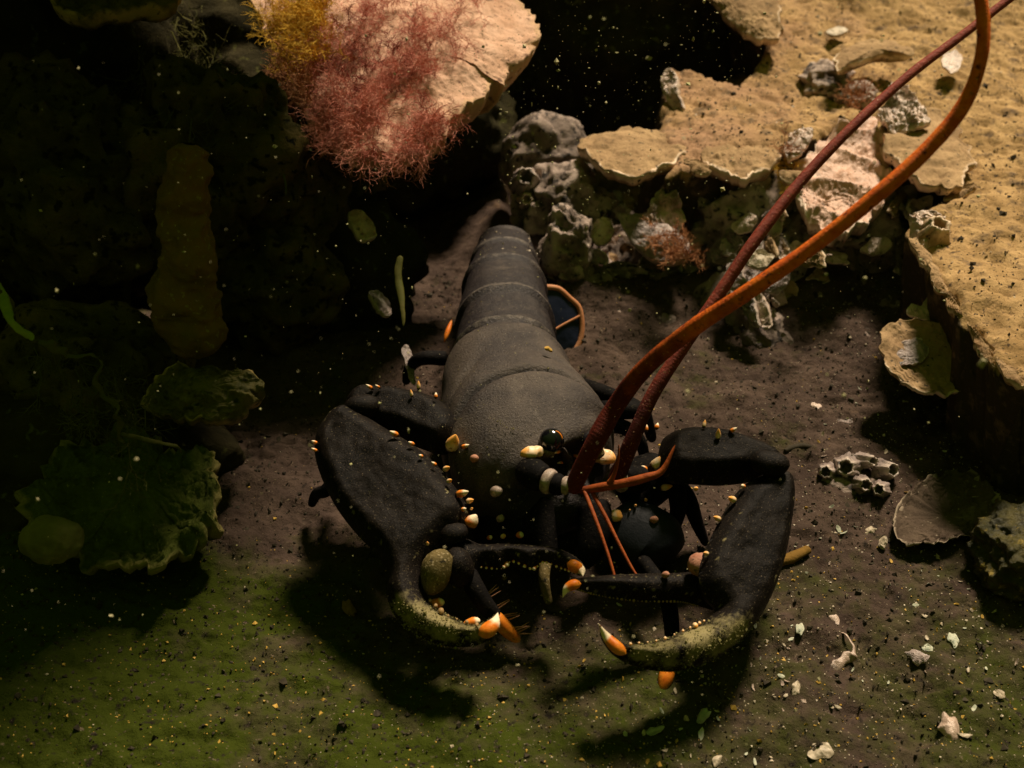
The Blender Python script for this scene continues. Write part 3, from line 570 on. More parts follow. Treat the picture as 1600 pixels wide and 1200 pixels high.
# mouthparts
for s, ks in ((1, [(850, 775, 3.8, 24), (842, 810, 3.2, 28), (848, 850, 2.5, 24), (858, 885, 1.9, 14)]), (-1, [(925, 780, 3.8, 24), (930, 815, 3.2, 28), (922, 855, 2.5, 24), (905, 885, 1.9, 14)])):
    tube(ks, (0, -.6, .8), 'dark_limb', 'maxilliped', n=30, sg=16)
for u, v, z, r, m in [(775, 768, 3.9, .32, 'ring_white'), (812, 836, 3.2, .20, 'tip_orange'), (786, 838, 3.2, .14, 'spine_pale'), (765, 840, 3.1, .14, 'tip_orange'), (962, 806, 3.6, .35, 'spine_pale'), (1022, 812, 3.0, .22, 'pink_joint'), (1040, 898, 2.4, .18, 'pink_joint'), (741, 716, 4.8, .22, 'pink_joint'), (782, 810, 3.4, .22, 'ring_white')]:
    t = hit(u, v); knob(body, PD(u, v, t - .05) if t else P(u, v, z), r * .75, m, 'tubercle', (.6, -.3, .5), 1.2)
# walking legs
def leg(keys, m='dark_limb'): return tube(keys, (0, -.4, .9), m, 'walking_leg', n=50, sg=12)
leg([(905, 600, 3.0, 12), (945, 615, 3.6, 13), (985, 632, 3.4, 12), (1005, 640, 3.0, 10)]); leg([(930, 640, 3.0, 14), (960, 640, 3.6, 15), (1000, 642, 3.6, 14), (1008, 650, 3.0, 11), (1020, 690, 1.2, 8)])
leg([(940, 665, 2.6, 12), (975, 668, 3.0, 12), (1000, 690, 2.4, 10), (1010, 730, .8, 7)])
leg([(1010, 760, 3.2, 14), (1050, 760, 3.4, 16), (1060, 790, 2.6, 14), (1052, 830, 1.3, 9), (1045, 860, .4, 5)]); leg([(1040, 740, 3.4, 13), (1072, 775, 2.8, 14), (1090, 820, 1.6, 10), (1104, 852, .5, 6)])
leg([(1000, 870, 2.2, 12), (1040, 930, 2.0, 13), (1050, 990, 1.3, 12), (1045, 1040, .7, 10)])
leg([(860, 850, 2.4, 9), (850, 900, 2.0, 9), (858, 945, 1.0, 6)], 'membrane')
leg([(720, 868, 3.0, 16), (735, 905, 2.8, 16), (755, 940, 2.2, 15), (775, 965, 1.5, 12)]); leg([(540, 700, 2.5, 12), (515, 760, 2.2, 11), (495, 772, 1.2, 9), (486, 790, .3, 6)])
leg([(700, 560, 2.4, 12), (660, 560, 2.6, 11), (640, 575, 1.6, 9), (634, 600, .5, 6)]); 
tube([(1046, 1036, .8, 11), (1040, 1060, .55, 12), (1031, 1085, .2, 4)], (0, -.4, .9), 'tip_orange', 'leg_tip', n=16, attrs={'tip': lambda t: 0 * t})
tube([(770, 958, 1.7, 11), (790, 982, 1.1, 12), (812, 1003, .4, 7)], (0, -.4, .9), 'tip_orange', 'leg_tip', n=16, attrs={'tip': lambda t: 0 * t})
for k in range(16):                         # bristles on that leg
    q = random.random(); p = P(752 + 55 * q, 930 + 62 * q, 2.2 - 1.4 * q); d = nrm(np.array([1, random.uniform(-.3, .8), random.uniform(0, .8)])); C = p + d * np.linspace(0, .75, 6)[:, None]
    V, F, _ = loft(C, np.linspace(.05, .01, 6), np.linspace(.05, .01, 6), (0, 0, 1), 5); mk('bristle', V, F, 'pink_joint', lob)
# tail fan peeping out beside the abdomen
def fan(pix, z, n, seed):
    f = plate('tail_fan', None, None, pix, z, n, .12, .06, .02, 0, 'tail_blue', seg=60, rings=8, belly=.05, seed=seed, parent=lob, jag=0)
    n = nrm(np.array(n, float)); p0 = P(*np.mean(pix, 0), z); O = np.array([PN(a, b, p0, n) for a, b in closed(pix, 60)]) + n * .05
    O = np.vstack([O, O[:1]]); V, F, _ = loft(O, np.full(61, .15), np.full(61, .09), n, 8); mk('fan_edge', V, F, 'tail_edge', f)
    return f, p0
f, p0 = fan([(840, 460), (868, 450), (890, 466), (905, 482), (909, 510), (905, 535), (893, 552), (870, 556), (845, 540)], 1.4, (.25, -.75, .6), 5)
n = nrm(np.array((.25, -.75, .6))); C = np.array([PN(a, b, p0, n) for a, b in ((858, 520), (880, 507), (905, 494))]); V, F, _ = loft(cr(C, 10) + n * .14, np.full(10, .07), np.full(10, .05), n, 8); mk('fan_rib', V, F, 'tail_edge', f)
for ks in ([(706, 500, 2.2, 3), (699, 520, 1.9, 4), (694, 535, 1.6, 2)], [(718, 553, 2.4, 3), (712, 562, 2.2, 4), (706, 570, 2, 2)], [(705, 556, 2.2, 3), (701, 565, 2.0, 3), (699, 572, 1.8, 2)]):
    tube(ks, (0, -.4, .9), 'tip_orange', 'side_plate_tip', n=10, attrs={'tip': lambda t: 0 * t})

# ------------------------------------------------------------------ oysters and rubble of the reef
def ring_pix(u, v, a, b, rot=0, n=12, j=.15, seed=0):
    r = np.random.default_rng(seed); t = np.linspace(0, 2 * math.pi, n, endpoint=False); q = 1 + j * r.uniform(-1, 1, n); c, s_ = math.cos(rot), math.sin(rot)
    x, y = a * q * np.cos(t), b * q * np.sin(t); return list(zip(u + x * c - y * s_, v + x * s_ + y * c))
plate('oyster', 'wide silted oyster with a thin pale rim overhanging the black hollow', 'oyster', [(908, 222), (918, 236), (940, 256), (985, 270), (1030, 262), (1062, 246), (1070, 228), (1040, 208), (990, 200), (935, 206)], 6.9, (.0, .05, 1), .15, .5, .16, .05, 'shell_silt', seed=401, belly=1.0)
plate('oyster', 'rounded silted oyster with white chipped lip right of the overhanging one', 'oyster', [(1100, 236), (1112, 256), (1135, 268), (1158, 276), (1185, 266), (1212, 250), (1222, 228), (1210, 205), (1165, 198), (1125, 205)], 7.1, (.0, .04, 1), .12, .5, .22, .06, 'shell_silt', seed=403, belly=1.0)
plate('oyster', 'flat round oyster with tan silt top behind the near antenna', 'oyster', [(1380, 192), (1384, 225), (1402, 250), (1430, 275), (1466, 290), (1500, 284), (1517, 262), (1514, 230), (1492, 195), (1450, 168), (1410, 160), (1388, 172)], 7.6, (.05, .0, 1), .10, .6, .2, .06, 'shell_silt', seed=405, belly=.8)
plate('oyster', 'crinkled orange and cream oyster hinge on the shelf edge', 'oyster', [(1372, 168), (1382, 198), (1402, 210), (1430, 198), (1452, 182), (1440, 160), (1422, 140), (1405, 128), (1392, 138), (1385, 158)], 8.7, (-.2, -.35, .9), .3, .5, .35, .12, 'shell_pale', seed=407, ribs=.08)
plate('oyster', 'big ruffled pink oyster with deep ridges facing forward between the antennae', 'oyster', [(1238, 262), (1262, 238), (1310, 205), (1352, 185), (1376, 200), (1390, 250), (1384, 300), (1360, 340), (1320, 362), (1280, 352), (1248, 318)], 6.4, (-.04, -.20, .98), .1, .8, .16, .06, 'shell_pink', seed=409, belly=2.2, rings=44, seg=180, lump=.3, folds=(.30, 1.15, (.45, .85, 0)))
plate('oyster', 'small pale oyster blade above the ruffled one', 'oyster', [(1225, 225), (1240, 205), (1262, 200), (1268, 215), (1250, 240), (1232, 245)], 7.6, (-.1, -.3, .95), .15, .3, .2, .08, 'shell_pale', seed=411)
plate('oyster', 'cupped olive oyster lying open below the shelf edge', 'oyster', [(1378, 528), (1385, 505), (1405, 496), (1440, 498), (1480, 508), (1520, 525), (1550, 548), (1558, 575), (1548, 600), (1510, 608), (1470, 614), (1430, 604), (1395, 585), (1380, 562)], 4.0, (-.10, -.30, .95), -.55, .35, .12, .04, 'shell_silt', seed=413, belly=1.0, rings=24, seg=120)
plate('oyster_flake', 'curved grey shell ridge lying inside the open olive oyster', 'shell', [(1394, 550), (1406, 536), (1428, 528), (1444, 536), (1450, 550), (1436, 566), (1412, 574), (1396, 566)], 3.75, (-.2, -.2, .95), .12, .08, .16, .08, 'shell_mauve', seed=415)
plate('oyster_flake', 'pointed tan flake standing behind the open olive oyster', 'shell', [(1418, 490), (1424, 474), (1438, 478), (1452, 463), (1462, 482), (1472, 502), (1445, 500)], 4.6, (-.1, -.5, .85), .12, .2, .12, .03, 'shell_pale', seed=417)
plate('oyster', 'half buried oyster with a thin curved lip in the mud at right', 'oyster', [(1400, 842), (1440, 852), (1480, 846), (1530, 832), (1556, 812), (1560, 780), (1540, 748), (1505, 730), (1460, 738), (1420, 770), (1398, 810)], .75, (.05, -.06, .99), -.35, .10, .22, .10, 'shell_mud', seed=419, rimw=(.93, 1.0), belly=.3, rings=26, lump=.15)
lump('mottled_rock', 'glossy olive mottled rock cut by the right edge', 'rock', P(1618, 866, 1.2), (2.5, 2.0, 1.6), 'olive_rock', .2, .7, .14, 6, 421)
lump('encrusted_rock', 'knobbly encrusted lump touching the right side of the tail', 'rock', P(885, 395, 2.6), (1.25, 1.2, 2.3), 'lump_rock', .22, .8, .18, 5, 423)
lump('encrusted_rock', 'small round nodule below the encrusted lump by the tail', 'rock', P(892, 435, 1.5), (.65, .6, .9), 'lump_rock', .2, 1.2, .15, 4, 425)
lump('encrusted_rock', 'mauve crumpled rock behind the tail under the barnacle', 'rock', P(880, 325, 3.0), (2.4, 2.0, 2.2), 'lump_rock', .2, .6, .2, 5, 427)
lump('encrusted_rock', 'mauve rock face under the wide overhanging oyster', 'rock', P(850, 250, 3.0), (2.8, 2.2, 2.6), 'lump_rock', .15, .5, .1, 5, 429)
lump('encrusted_rock', 'dark rock filling the gap under the ruffled oyster', 'rock', P(1150, 350, 2.4), (3.0, 2.4, 3.0), 'lump_rock', .2, .5, .2, 5, 431)
lump('encrusted_rock', 'craggy rock below the ruffled pink oyster', 'rock', P(1330, 370, 2.2), (3.6, 2.2, 2.2), 'lump_rock', .2, .5, .22, 5, 433)
lump('encrusted_rock', 'small dark nodules on the mud right of the tail', 'rock', P(965, 430, .9), (1.3, .6, .6), 'lump_rock', .3, 1.2, .25, 4, 435)
plate('oyster', 'grey oyster with rusty weed on its lower edge below the ledge', 'oyster', [(968, 338), (985, 334), (1010, 336), (1040, 350), (1070, 372), (1082, 395), (1065, 408), (1030, 404), (1000, 390), (978, 365)], 3.8, (-.15, -.45, .88), .3, .5, .15, .05, 'shell_mauve', seed=437, belly=1.2)
plate('oyster', 'pale lilac frilled oyster standing behind the weedy grey one', 'oyster', [(1008, 350), (1015, 322), (1028, 298), (1046, 292), (1062, 306), (1070, 330), (1066, 356), (1045, 372), (1020, 368)], 4.6, (-.05, -.75, .65), .35, .6, .30, .14, 'shell_pale', seed=439, ribs=.06, lump=.3)
plate('oyster', 'small pinkish upright shell left of the weedy grey oyster', 'oyster', [(925, 372), (928, 352), (940, 340), (955, 345), (958, 360), (946, 378), (932, 382)], 3.6, (-.2, -.6, .75), .25, .4, .18, .08, 'shell_pale', seed=441)
rp = [(835, 300), (842, 380), (862, 440), (920, 448), (1000, 425), (1100, 425), (1125, 500), (1205, 515), (1245, 440), (1330, 440), (1420, 430), (1480, 400), (1480, 250), (1200, 210), (1000, 240)]
RP = [tuple(P(a, b, 1.2)[:2]) for a, b in rp]
X, Y = np.meshgrid(np.linspace(0, 24, 240), np.linspace(6, 36, 260)); sd = sdist(X, Y, RP); p = v3(X, Y)
rz = G(X, Y) + sm(-.6, 3.0, sd + .8 * fbm(p, .5, 3, 91)) * (1.7 + .5 * fbm(p, .25, 2, 90) + .9 * ridged(p, .42, 5, 92) + .35 * ridged(p, 1.3, 3, 95)) - .25
V = np.stack([X + .5 * fbm(p, .8, 3, 96), Y + .5 * fbm(p, .8, 3, 97), rz], -1).reshape(-1, 3)
o = mk('reef_rubble', V, gridfaces(260, 240, False), 'lump_rock', None, {'rim': np.clip(.2 + .5 * fbm(V, .35, 3, 98), 0, 1)}); meta(o, 'crusted reef rubble sloping up below the ledge', None, None, 'structure')
def PR(u, v):
    z = 2.
    for _ in range(5):
        q = P(u, v, z); i_ = int(np.clip(round((q[1] - 6) / 30 * 259), 0, 259)); j_ = int(np.clip(round(q[0] / 24 * 239), 0, 239)); z = float(rz[i_, j_])
    return P(u, v, z)
r_ = np.random.default_rng(55); cnt = 0
while cnt < 130:
    u, v = r_.uniform(840, 1440), r_.uniform(285, 515); q = P(u, v, 1.2)
    if sdist(np.array(q[0]), np.array(q[1]), RP) < .2 or (1235 < u < 1400 and v < 375): continue
    z = PR(u, v)[2]; a_ = r_.uniform(7, 26); cnt += 1
    plate('shell_shard', 'jagged shell shard stuck in the rubble below the ledge', 'shell', ring_pix(u, v, a_, a_ * r_.uniform(.35, .9), r_.uniform(0, 3), 9, .4, 2000 + cnt), z + .15, (r_.uniform(-.9, .6), r_.uniform(-.9, .1), .55), .12, .12, .18, .10, r_.choice(['shell_mauve', 'shell_mauve', 'shell_pale', 'shell_silt']), seed=2000 + cnt, seg=40, rings=8, group='shell shards in the reef rubble')
# upright layered oysters in the heap under the antennae
for k, (u, v, a, b, rot, z, n, m, lab) in enumerate([
    (1168, 470, 10, 42, -.25, 2.4, (-.75, -.45, .5), 'shell_mauve', 'upright grey oyster blade at the near end of the layered heap'),
    (1186, 478, 9, 40, -.4, 2.2, (-.7, -.5, .5), 'shell_pale', 'pale edged upright oyster blade second in the layered heap'),
    (1150, 440, 12, 40, -.1, 2.9, (-.7, -.4, .6), 'shell_mauve', 'grey oyster blade leaning left in the layered heap'),
    (1175, 415, 11, 38, .25, 3.3, (-.5, -.5, .7), 'shell_mauve', 'dull oyster blade in the middle of the layered heap'),
    (1190, 405, 20, 12, .1, 4.2, (0, -.3, .95), 'chip_pale', 'bright white shell chip on top of the layered heap'),
    (1205, 352, 16, 20, .5, 4.6, (-.3, -.5, .8), 'shell_pale', 'pale folded shell beside the far antenna'),
    (1165, 348, 22, 12, -.5, 4.6, (-.2, -.5, .8), 'shell_pale', 'creased shell flake left of the far antenna'),
    (1125, 310, 16, 34, .2, 4.6, (-.5, -.6, .6), 'shell_mauve', 'tall grey shell blade under the white lipped oyster'),
    (1085, 275, 22, 14, .3, 5.6, (-.1, -.5, .85), 'shell_pale', 'small broken shell between the two overhanging oysters'),
    (1135, 385, 18, 30, .6, 3.2, (-.6, -.5, .6), 'shell_mauve', 'grey shell blade tipped over at the left of the heap'),
    (1215, 440, 16, 26, .6, 2.8, (-.4, -.5, .7), 'shell_mauve', 'blunt shell behind the near antenna in the heap'),
    (1240, 395, 24, 16, -.3, 3.6, (-.2, -.6, .8), 'shell_pale', 'pale shell shelf just below the ruffled oyster'),
    (1300, 400, 28, 12, .2, 3.4, (0, -.6, .8), 'shell_pale', 'narrow pale shell ledge above the black gap'),
    (1370, 385, 24, 14, -.2, 3.6, (.1, -.6, .8), 'shell_pale', 'tan shell scrap at the top of the black gap'),
    (870, 300, 18, 10, .3, 4.4, (0, -.5, .8), 'shell_mauve', 'crumpled grey shell right of the pale barnacle'),
    (905, 345, 26, 12, .5, 3.8, (0, -.5, .8), 'shell_mauve', 'grey shell slice wedged over the encrusted lump')]):
    plate('oyster', lab, 'oyster' if 'oyster' in lab else 'shell', ring_pix(u, v, a, b, rot, 10, .22, 500 + k), z, n, .12, .22, .14, .07, m, seed=500 + k, belly=.3, group='shells in the heap below the ledge')
# shells on the shelf
plate('oyster', 'thin white edged shell half sunk in the silt near the hollow', 'oyster', [(1036, 112), (1046, 106), (1058, 122), (1060, 148), (1066, 168), (1052, 176), (1040, 152), (1034, 130)], 7.4, (-.7, -.4, .6), .1, .3, .15, .06, 'shell_pale', seed=451)
plate('oyster', 'greenish slab of shell reaching in from the top edge', 'oyster', [(1092, -40), (1120, 5), (1150, 38), (1185, 58), (1210, 66), (1222, 40), (1215, -5), (1180, -45)], 9.5, (-.15, -.25, .95), .35, .6, .15, .04, 'shell_silt', seed=453, belly=1.0)
lump('encrusted_rock', 'dark purplish lump embedded in the silt shelf', 'rock', PS(1290, 118, -.1), (1.3, 1.5, 1.0), 'lump_rock', .25, .8, .25, 5, 455)
plate('oyster', 'tilted silted shell with a black slit below it on the shelf', 'oyster', [(1310, 108), (1340, 96), (1385, 84), (1428, 82), (1420, 72), (1380, 62), (1330, 70), (1305, 88)], 9.0, (.0, -.1, .99), .25, .3, .12, .03, 'shell_silt', seed=457, belly=.3)
lump('encrusted_rock', 'brown fuzzy lump in front of the tilted silted shell', 'rock', PS(1335, 155, .1), (1.3, 1.1, .8), 'lump_rock', .25, .9, .2, 5, 459)
plate('shell_flake', 'white shell flake lying on the upper shelf', 'shell', ring_pix(1309, 48, 16, 5, -.2, 9, .2, 61), 8.0, (.1, -.1, 1), .05, .12, .06, .02, 'chip_pale', seed=461)
plate('shell_flake', 'pink shell patch on the shelf right of the far antenna', 'shell', ring_pix(1488, 96, 14, 16, .2, 9, .2, 62), 8.2, (.1, -.2, 1), .08, .12, .10, .04, 'shell_pale', seed=463)
plate('oyster', 'pleated cream shell with a dark hole at the corner of the shelf', 'oyster', [(1420, 338), (1436, 330), (1470, 336), (1478, 352), (1470, 372), (1452, 384), (1438, 384), (1424, 366)], 7.4, (-.25, -.35, .9), .2, .4, .22, .10, 'shell_pale', seed=465, ribs=.08)
# frilled lips growing out along the shelf edge
for k, (u, v, a, b, rot, lab) in enumerate([(1440, 395, 30, 9, 1.0, 'just below the pleated cream shell'), (1466, 436, 30, 9, 1.0, 'halfway down the right edge of the shelf'), (1500, 486, 36, 10, .8, 'above the open olive oyster'), (1540, 540, 36, 10, .9, 'right of the open olive oyster'), (1586, 590, 34, 10, .9, 'where it leaves the right side'), (1240, 272, 22, 9, .2, 'left of the ruffled oyster'), (1500, 300, 26, 9, -.5, 'under the flat round oyster'), (1092, 258, 24, 9, .2, 'between the two overhanging oysters')]):
    plate('shell_lip', 'thin pale shell lip on the shelf edge ' + lab, 'shell', ring_pix(u, v, a, b, rot, 10, .35, 620 + k), 6.9, (-.1, -.15, 1), .1, .22, .12, .05, 'shell_silt', seed=620 + k, group='shell lips along the shelf edge')
# barnacles
def barnacle(label, p, r, h, d=(0, -.4, .9), m='shell_pale', seed=0, group=None):
    x, y, z = frame(d); sg = 40; t = np.linspace(0, 2 * math.pi, sg, endpoint=False); V = []
    prof = [(1.15, -.3), (1.0, .0), (.86, .35), (.72, .7), (.62, .95), (.54, 1.0), (.46, .92), (.40, .6), (.34, .25), (.01, .15)]
    for q, hh_ in prof:
        rr = r * q * (1 + .10 * np.sin(t * 6 + seed) * (q > .4) + .06 * np.sin(t * 13 + seed))
        V.append(p + np.outer(np.cos(t) * rr, x) + np.outer(np.sin(t) * rr, y) + z * h * (hh_ + .08 * np.sin(t * 3 + seed) * (hh_ > .6))[:, None])
    V = np.concatenate(V); V = V + .05 * r * np.stack([fbm(V, 4 / r, 2, seed + i) for i in range(3)], -1)
    o = mk('barnacle', V, gridfaces(len(prof), sg), m, None, {'rim': np.repeat([.0, .2, .4, .6, .9, 1, .6, .0, .0, .0], sg)}); return meta(o, label, 'barnacle', group)
barnacle('tall pale hollow barnacle on the rock behind the tail', P(822, 285, 4.6), .85, 1.5, (0, -.75, .65), 'shell_mauve', 1)
barnacle('small white barnacle growing at the foot of the tall hollow one', P(823, 312, 4.0), .5, .7, (0, -.85, .5), 'shell_pale', 2)
barnacle('pair barnacle with round tan mouth on the corner of the shelf', P(1462, 362, 7.4), .75, .7, (.1, -.35, .9), 'shell_silt', 3)
for k, (u, v, r, lab) in enumerate([(1322, 738, .62, 'largest ribbed barnacle in the cluster right of the claw'), (1292, 745, .45, 'pale barnacle at the left end of the cluster'), (1380, 742, .5, 'ribbed barnacle leaning right at the end of the cluster'), (1345, 765, .45, 'open dark mouthed barnacle at the front of the cluster'), (1374, 772, .4, 'low barnacle at the front right of the cluster'), (1345, 728, .4, 'small barnacle at the back of the cluster')]):
    barnacle(lab, PG(u, v, .25), r, .85, (random.uniform(-.4, .5), -.65, .6), 'shell_mauve', 10 + k, 'barnacle cluster on the mud')
lump('encrusted_rock', 'flat stone carrying the barnacle cluster', 'rock', PG(1335, 752, -.1), (1.9, .9, .45), 'lump_rock', .2, .8, .2, 4, 471)

# ------------------------------------------------------------------ left side in the dark
plate('oyster', 'large mossy oyster plate at lower left with a gold chipped edge', 'oyster', [(40, 790), (70, 730), (130, 690), (200, 672), (270, 690), (312, 712), (334, 735), (348, 770), (346, 810), (330, 836), (290, 862), (240, 890), (190, 880), (120, 868), (60, 840)], 2.6, (.16, -.12, .97), .6, .6, .5, .10, 'moss_shell', seed=701, belly=1.2, seg=140, rings=30, lump=.5)
plate('oyster', 'lumpy olive oyster with lit right end above the mossy plate', 'oyster', [(225, 612), (250, 585), (300, 572), (350, 575), (392, 585), (410, 602), (405, 630), (384, 650), (330, 662), (280, 655), (240, 640)], 4.6, (.25, -.45, .85), .7, .8, .35, .12, 'shell_olive', seed=703, belly=1.0, lump=.4, ribs=.05)
V, F, C, A, B, fr = limb([(296, 225, 15, 16), (292, 270, 13.8, 30), (284, 330, 12, 36), (294, 385, 10.6, 44), (286, 430, 9.4, 46), (296, 480, 7.8, 50), (300, 515, 6.8, 44), (300, 545, 5.6, 22)], (0, -.6, .8), 110, 70, 2.2, 6, 8, .8)
V = V + nrm(V - np.repeat(C, 70, 0)) * (.35 * fbm(V, .5, 3, 705) + .18 * ridged(V, .9, 4, 707) + .08 * fbm(V, 2.5, 3, 709))[:, None]
meta(mk('sponge_column', V, F, 'brown_sponge'), 'brown orange upright sponge column in the dark', 'sponge')
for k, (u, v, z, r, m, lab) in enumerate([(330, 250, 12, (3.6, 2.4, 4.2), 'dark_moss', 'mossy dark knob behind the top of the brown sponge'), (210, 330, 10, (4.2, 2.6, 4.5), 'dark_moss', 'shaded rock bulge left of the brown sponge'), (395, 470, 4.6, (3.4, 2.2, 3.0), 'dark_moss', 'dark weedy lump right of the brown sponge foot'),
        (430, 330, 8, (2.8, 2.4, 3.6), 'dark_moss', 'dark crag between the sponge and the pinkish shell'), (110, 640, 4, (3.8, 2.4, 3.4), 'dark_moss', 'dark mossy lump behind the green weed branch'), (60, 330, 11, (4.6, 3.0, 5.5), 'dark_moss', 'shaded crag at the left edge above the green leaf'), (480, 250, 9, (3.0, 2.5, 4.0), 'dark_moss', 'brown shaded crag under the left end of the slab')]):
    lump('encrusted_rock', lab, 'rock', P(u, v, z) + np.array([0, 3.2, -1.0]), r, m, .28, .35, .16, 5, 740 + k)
lump('sea_squirt', 'pale yellow-green round sea squirt on the mossy plate', 'sea squirt', P(80, 842, 3.9), (1.1, .95, 1.0), 'pale_ball', .16, .8, .06, 5, 707)
plate('oyster', 'small pinkish shell catching light in the dark left of the tail', 'oyster', [(545, 330), (555, 322), (572, 332), (584, 348), (590, 366), (578, 374), (562, 368), (550, 352)], 7.0, (.35, -.3, .9), .2, .4, .15, .05, 'shell_pale', seed=709)
plate('oyster', 'narrow lilac shell hanging left of the abdomen', 'oyster', [(578, 456), (590, 452), (602, 464), (612, 482), (608, 494), (598, 490), (588, 474)], 5.0, (.35, -.3, .9), .12, .3, .1, .04, 'shell_mauve', seed=711)
plate('shell_flake', 'thin upright grey shell sliver behind the left arm', 'shell', [(628, 545), (636, 538), (644, 552), (648, 585), (650, 600), (643, 596), (635, 575)], 2.0, (.3, -.4, .85), .05, .08, .08, .04, 'shell_mauve', seed=713)
def strand(name, label, keys, m, cat, n=50, sg=8, flat=.4, am=.1):
    V, F, C, A, B, fr = limb(keys, (0, -.5, .8), n, sg, 2., 2, 2, flat); V = V + np.stack([am * fbm(V, 1.2, 3, len(bpy.data.objects) + i) for i in range(3)], -1)
    o = mk(name, V, F, m); return meta(o, label, cat)
strand('weed_branch', 'knotted green weed branch crossing the dark left edge', [(-20, 430, 13, 6), (8, 480, 12, 8), (40, 520, 11.5, 6), (70, 535, 11.2, 4), (95, 548, 11, 7), (120, 565, 10.5, 4), (140, 580, 10, 6), (155, 610, 9, 4), (180, 650, 8, 5), (190, 685, 7, 3)], 'dark_weed', 'weed', n=90, am=.4)
strand('weed_leaf', 'bright green weed leaf at the left edge on the knotted branch', [(-6, 436, 13, 4), (8, 470, 12.4, 8), (16, 500, 12.2, 7), (30, 515, 11.9, 5), (46, 524, 11.6, 7), (50, 530, 11.5, 3)], 'green_algae', 'weed', am=.12)
strand('weed_branch', 'thin side twig of the green weed branch', [(188, 680, 7.2, 4), (230, 685, 7, 3.5), (270, 695, 6.5, 3), (285, 705, 6, 2)], 'dark_weed', 'weed', am=.12)
strand('hanging_weed', 'narrow green weed blade hanging left of the tail', [(626, 400, 7.5, 4), (622, 425, 7, 7), (624, 450, 6.5, 7), (628, 480, 6, 4), (632, 510, 5.4, 2)], 'dark_weed', 'weed', am=.05)
strand('weed_string', 'thin hanging yellow weed string under the slab', [(395, 120, 13, 2), (415, 170, 12.5, 2.5), (428, 215, 12, 2.5), (440, 260, 11, 2), (450, 305, 10, 1.5)], 'dark_weed', 'weed', am=.12)
plate('stone_slab', 'dim olive stone tip poking in at the top left', 'stone', [(70, -30), (90, 12), (130, 28), (160, 18), (230, 8), (280, -10), (260, -50), (120, -60)], 18, (.1, -.3, .95), .3, 1.0, .15, .03, 'shell_olive', seed=721)

# ------------------------------------------------------------------ weed
def prisms(segs):
    """segs: array (n, 8) p0 p1 r0 r1 -> three-sided tapered tubes"""
    q = np.asarray(segs, float); p0, p1, r0, r1 = q[:, :3], q[:, 3:6], q[:, 6], q[:, 7]
    d = nrm(p1 - p0); a = np.where(np.abs(d[:, 2:3]) < .9, np.array([[0, 0, 1.]]), np.array([[1., 0, 0]])); x = nrm(np.cross(a, d)); y = np.cross(d, x); n = len(q)
    V = np.zeros((n, 6, 3))
    for k in range(3):
        c, s_ = math.cos(k * 2.0944), math.sin(k * 2.0944); e = x * c + y * s_
        V[:, k] = p0 + e * r0[:, None]; V[:, 3 + k] = p1 + e * r1[:, None]
    f = np.array([[0, 1, 4, 3], [1, 2, 5, 4], [2, 0, 3, 5]]); F = (np.arange(n)[:, None, None] * 6 + f).reshape(-1, 4)
    return V.reshape(-1, 3), F
def sprig(p, d, ln, r, out, depth_=0, maxd=3, rr=random):
    steps = 3; q = np.array(p, float); dd = nrm(np.array(d, float))
    for k in range(steps):
        nd = nrm(dd + np.array([rr.gauss(0, .28), rr.gauss(0, .28), rr.gauss(0, .28)])); e = q + nd * ln / steps
        out.append((*q, *e, r * (1 - .2 * k), r * (1 - .2 * (k + 1)))); q = e; dd = nd
        if depth_ < maxd:
            for b in range(2 if depth_ < 2 else 1):
                sd_ = nrm(dd + np.array([rr.gauss(0, .8), rr.gauss(0, .8), rr.gauss(0, .8)])); sprig(q, sd_, ln * rr.uniform(.45, .65), r * .62, out, depth_ + 1, maxd, rr)
PROTO = {}
def proto(maxd):
    if maxd not in PROTO:
        L_ = []
        for k in range(10):
            out = []; sprig((0, 0, 0), (0, 0, 1), 1., .036, out, 0, maxd, random.Random(40 + k)); L_.append(np.array(out))
        PROTO[maxd] = L_
    return PROTO[maxd]
def surf_of(o): 
    me = o.data; a_ = np.zeros(len(me.vertices) * 3); me.vertices.foreach_get('co', a_); return a_.reshape(-1, 3) / S + np.array(o['_o'])
slab = bpy.data.objects['stone_slab']; SV = surf_of(slab); su, sv = proj(SV); sdp = (SV - CAM) @ FWD
def on_slab(u, v):
    k = (np.abs(su - u) < 9) & (np.abs(sv - v) < 9)
    return PD(u, v, sdp[k].min()) if k.any() else None
def weed(name, label, poly, n, ln, r, m, seed, d=(0, -.5, .8), maxd=3, find=on_slab, spread=.5, droop=0):
    maxd = 2
    rr = random.Random(seed); out = []; xs = [a_ for a_, _ in poly]; ys = [b_ for _, b_ in poly]; c = 0; tries = 0
    while c < n and tries < n * 60:
        tries += 1; u, v = rr.uniform(min(xs), max(xs)), rr.uniform(min(ys), max(ys))
        if not inpoly(np.array(u), np.array(v), poly): continue
        if find is on_slab and float(fbm(np.array([u * .028, v * .028, seed * 3.1]), 1, 2, 5)) < -.12: continue
        p = find(u, v)
        if p is None: continue
        c += 1; dd = np.array(d) + np.array([rr.gauss(0, spread), rr.gauss(0, spread), rr.gauss(0, spread)]); 
        Q = proto(maxd)[rr.randrange(10)].copy(); fx, fy, fz = frame(dd); t_ = rr.uniform(0, 6.28); ex_, ey_ = fx * math.cos(t_) + fy * math.sin(t_), fy * math.cos(t_) - fx * math.sin(t_)
        B_ = np.array([ex_, ey_, fz]) * ln * rr.uniform(.5, 1.2); Q[:, :3] = Q[:, :3] @ B_ + p; Q[:, 3:6] = Q[:, 3:6] @ B_ + p; Q[:, 6:] *= r / .036; out.append(Q)
    V, F = prisms(np.concatenate(out)); return meta(mk(name, V, F, m, None, smooth=False), label, 'weed')
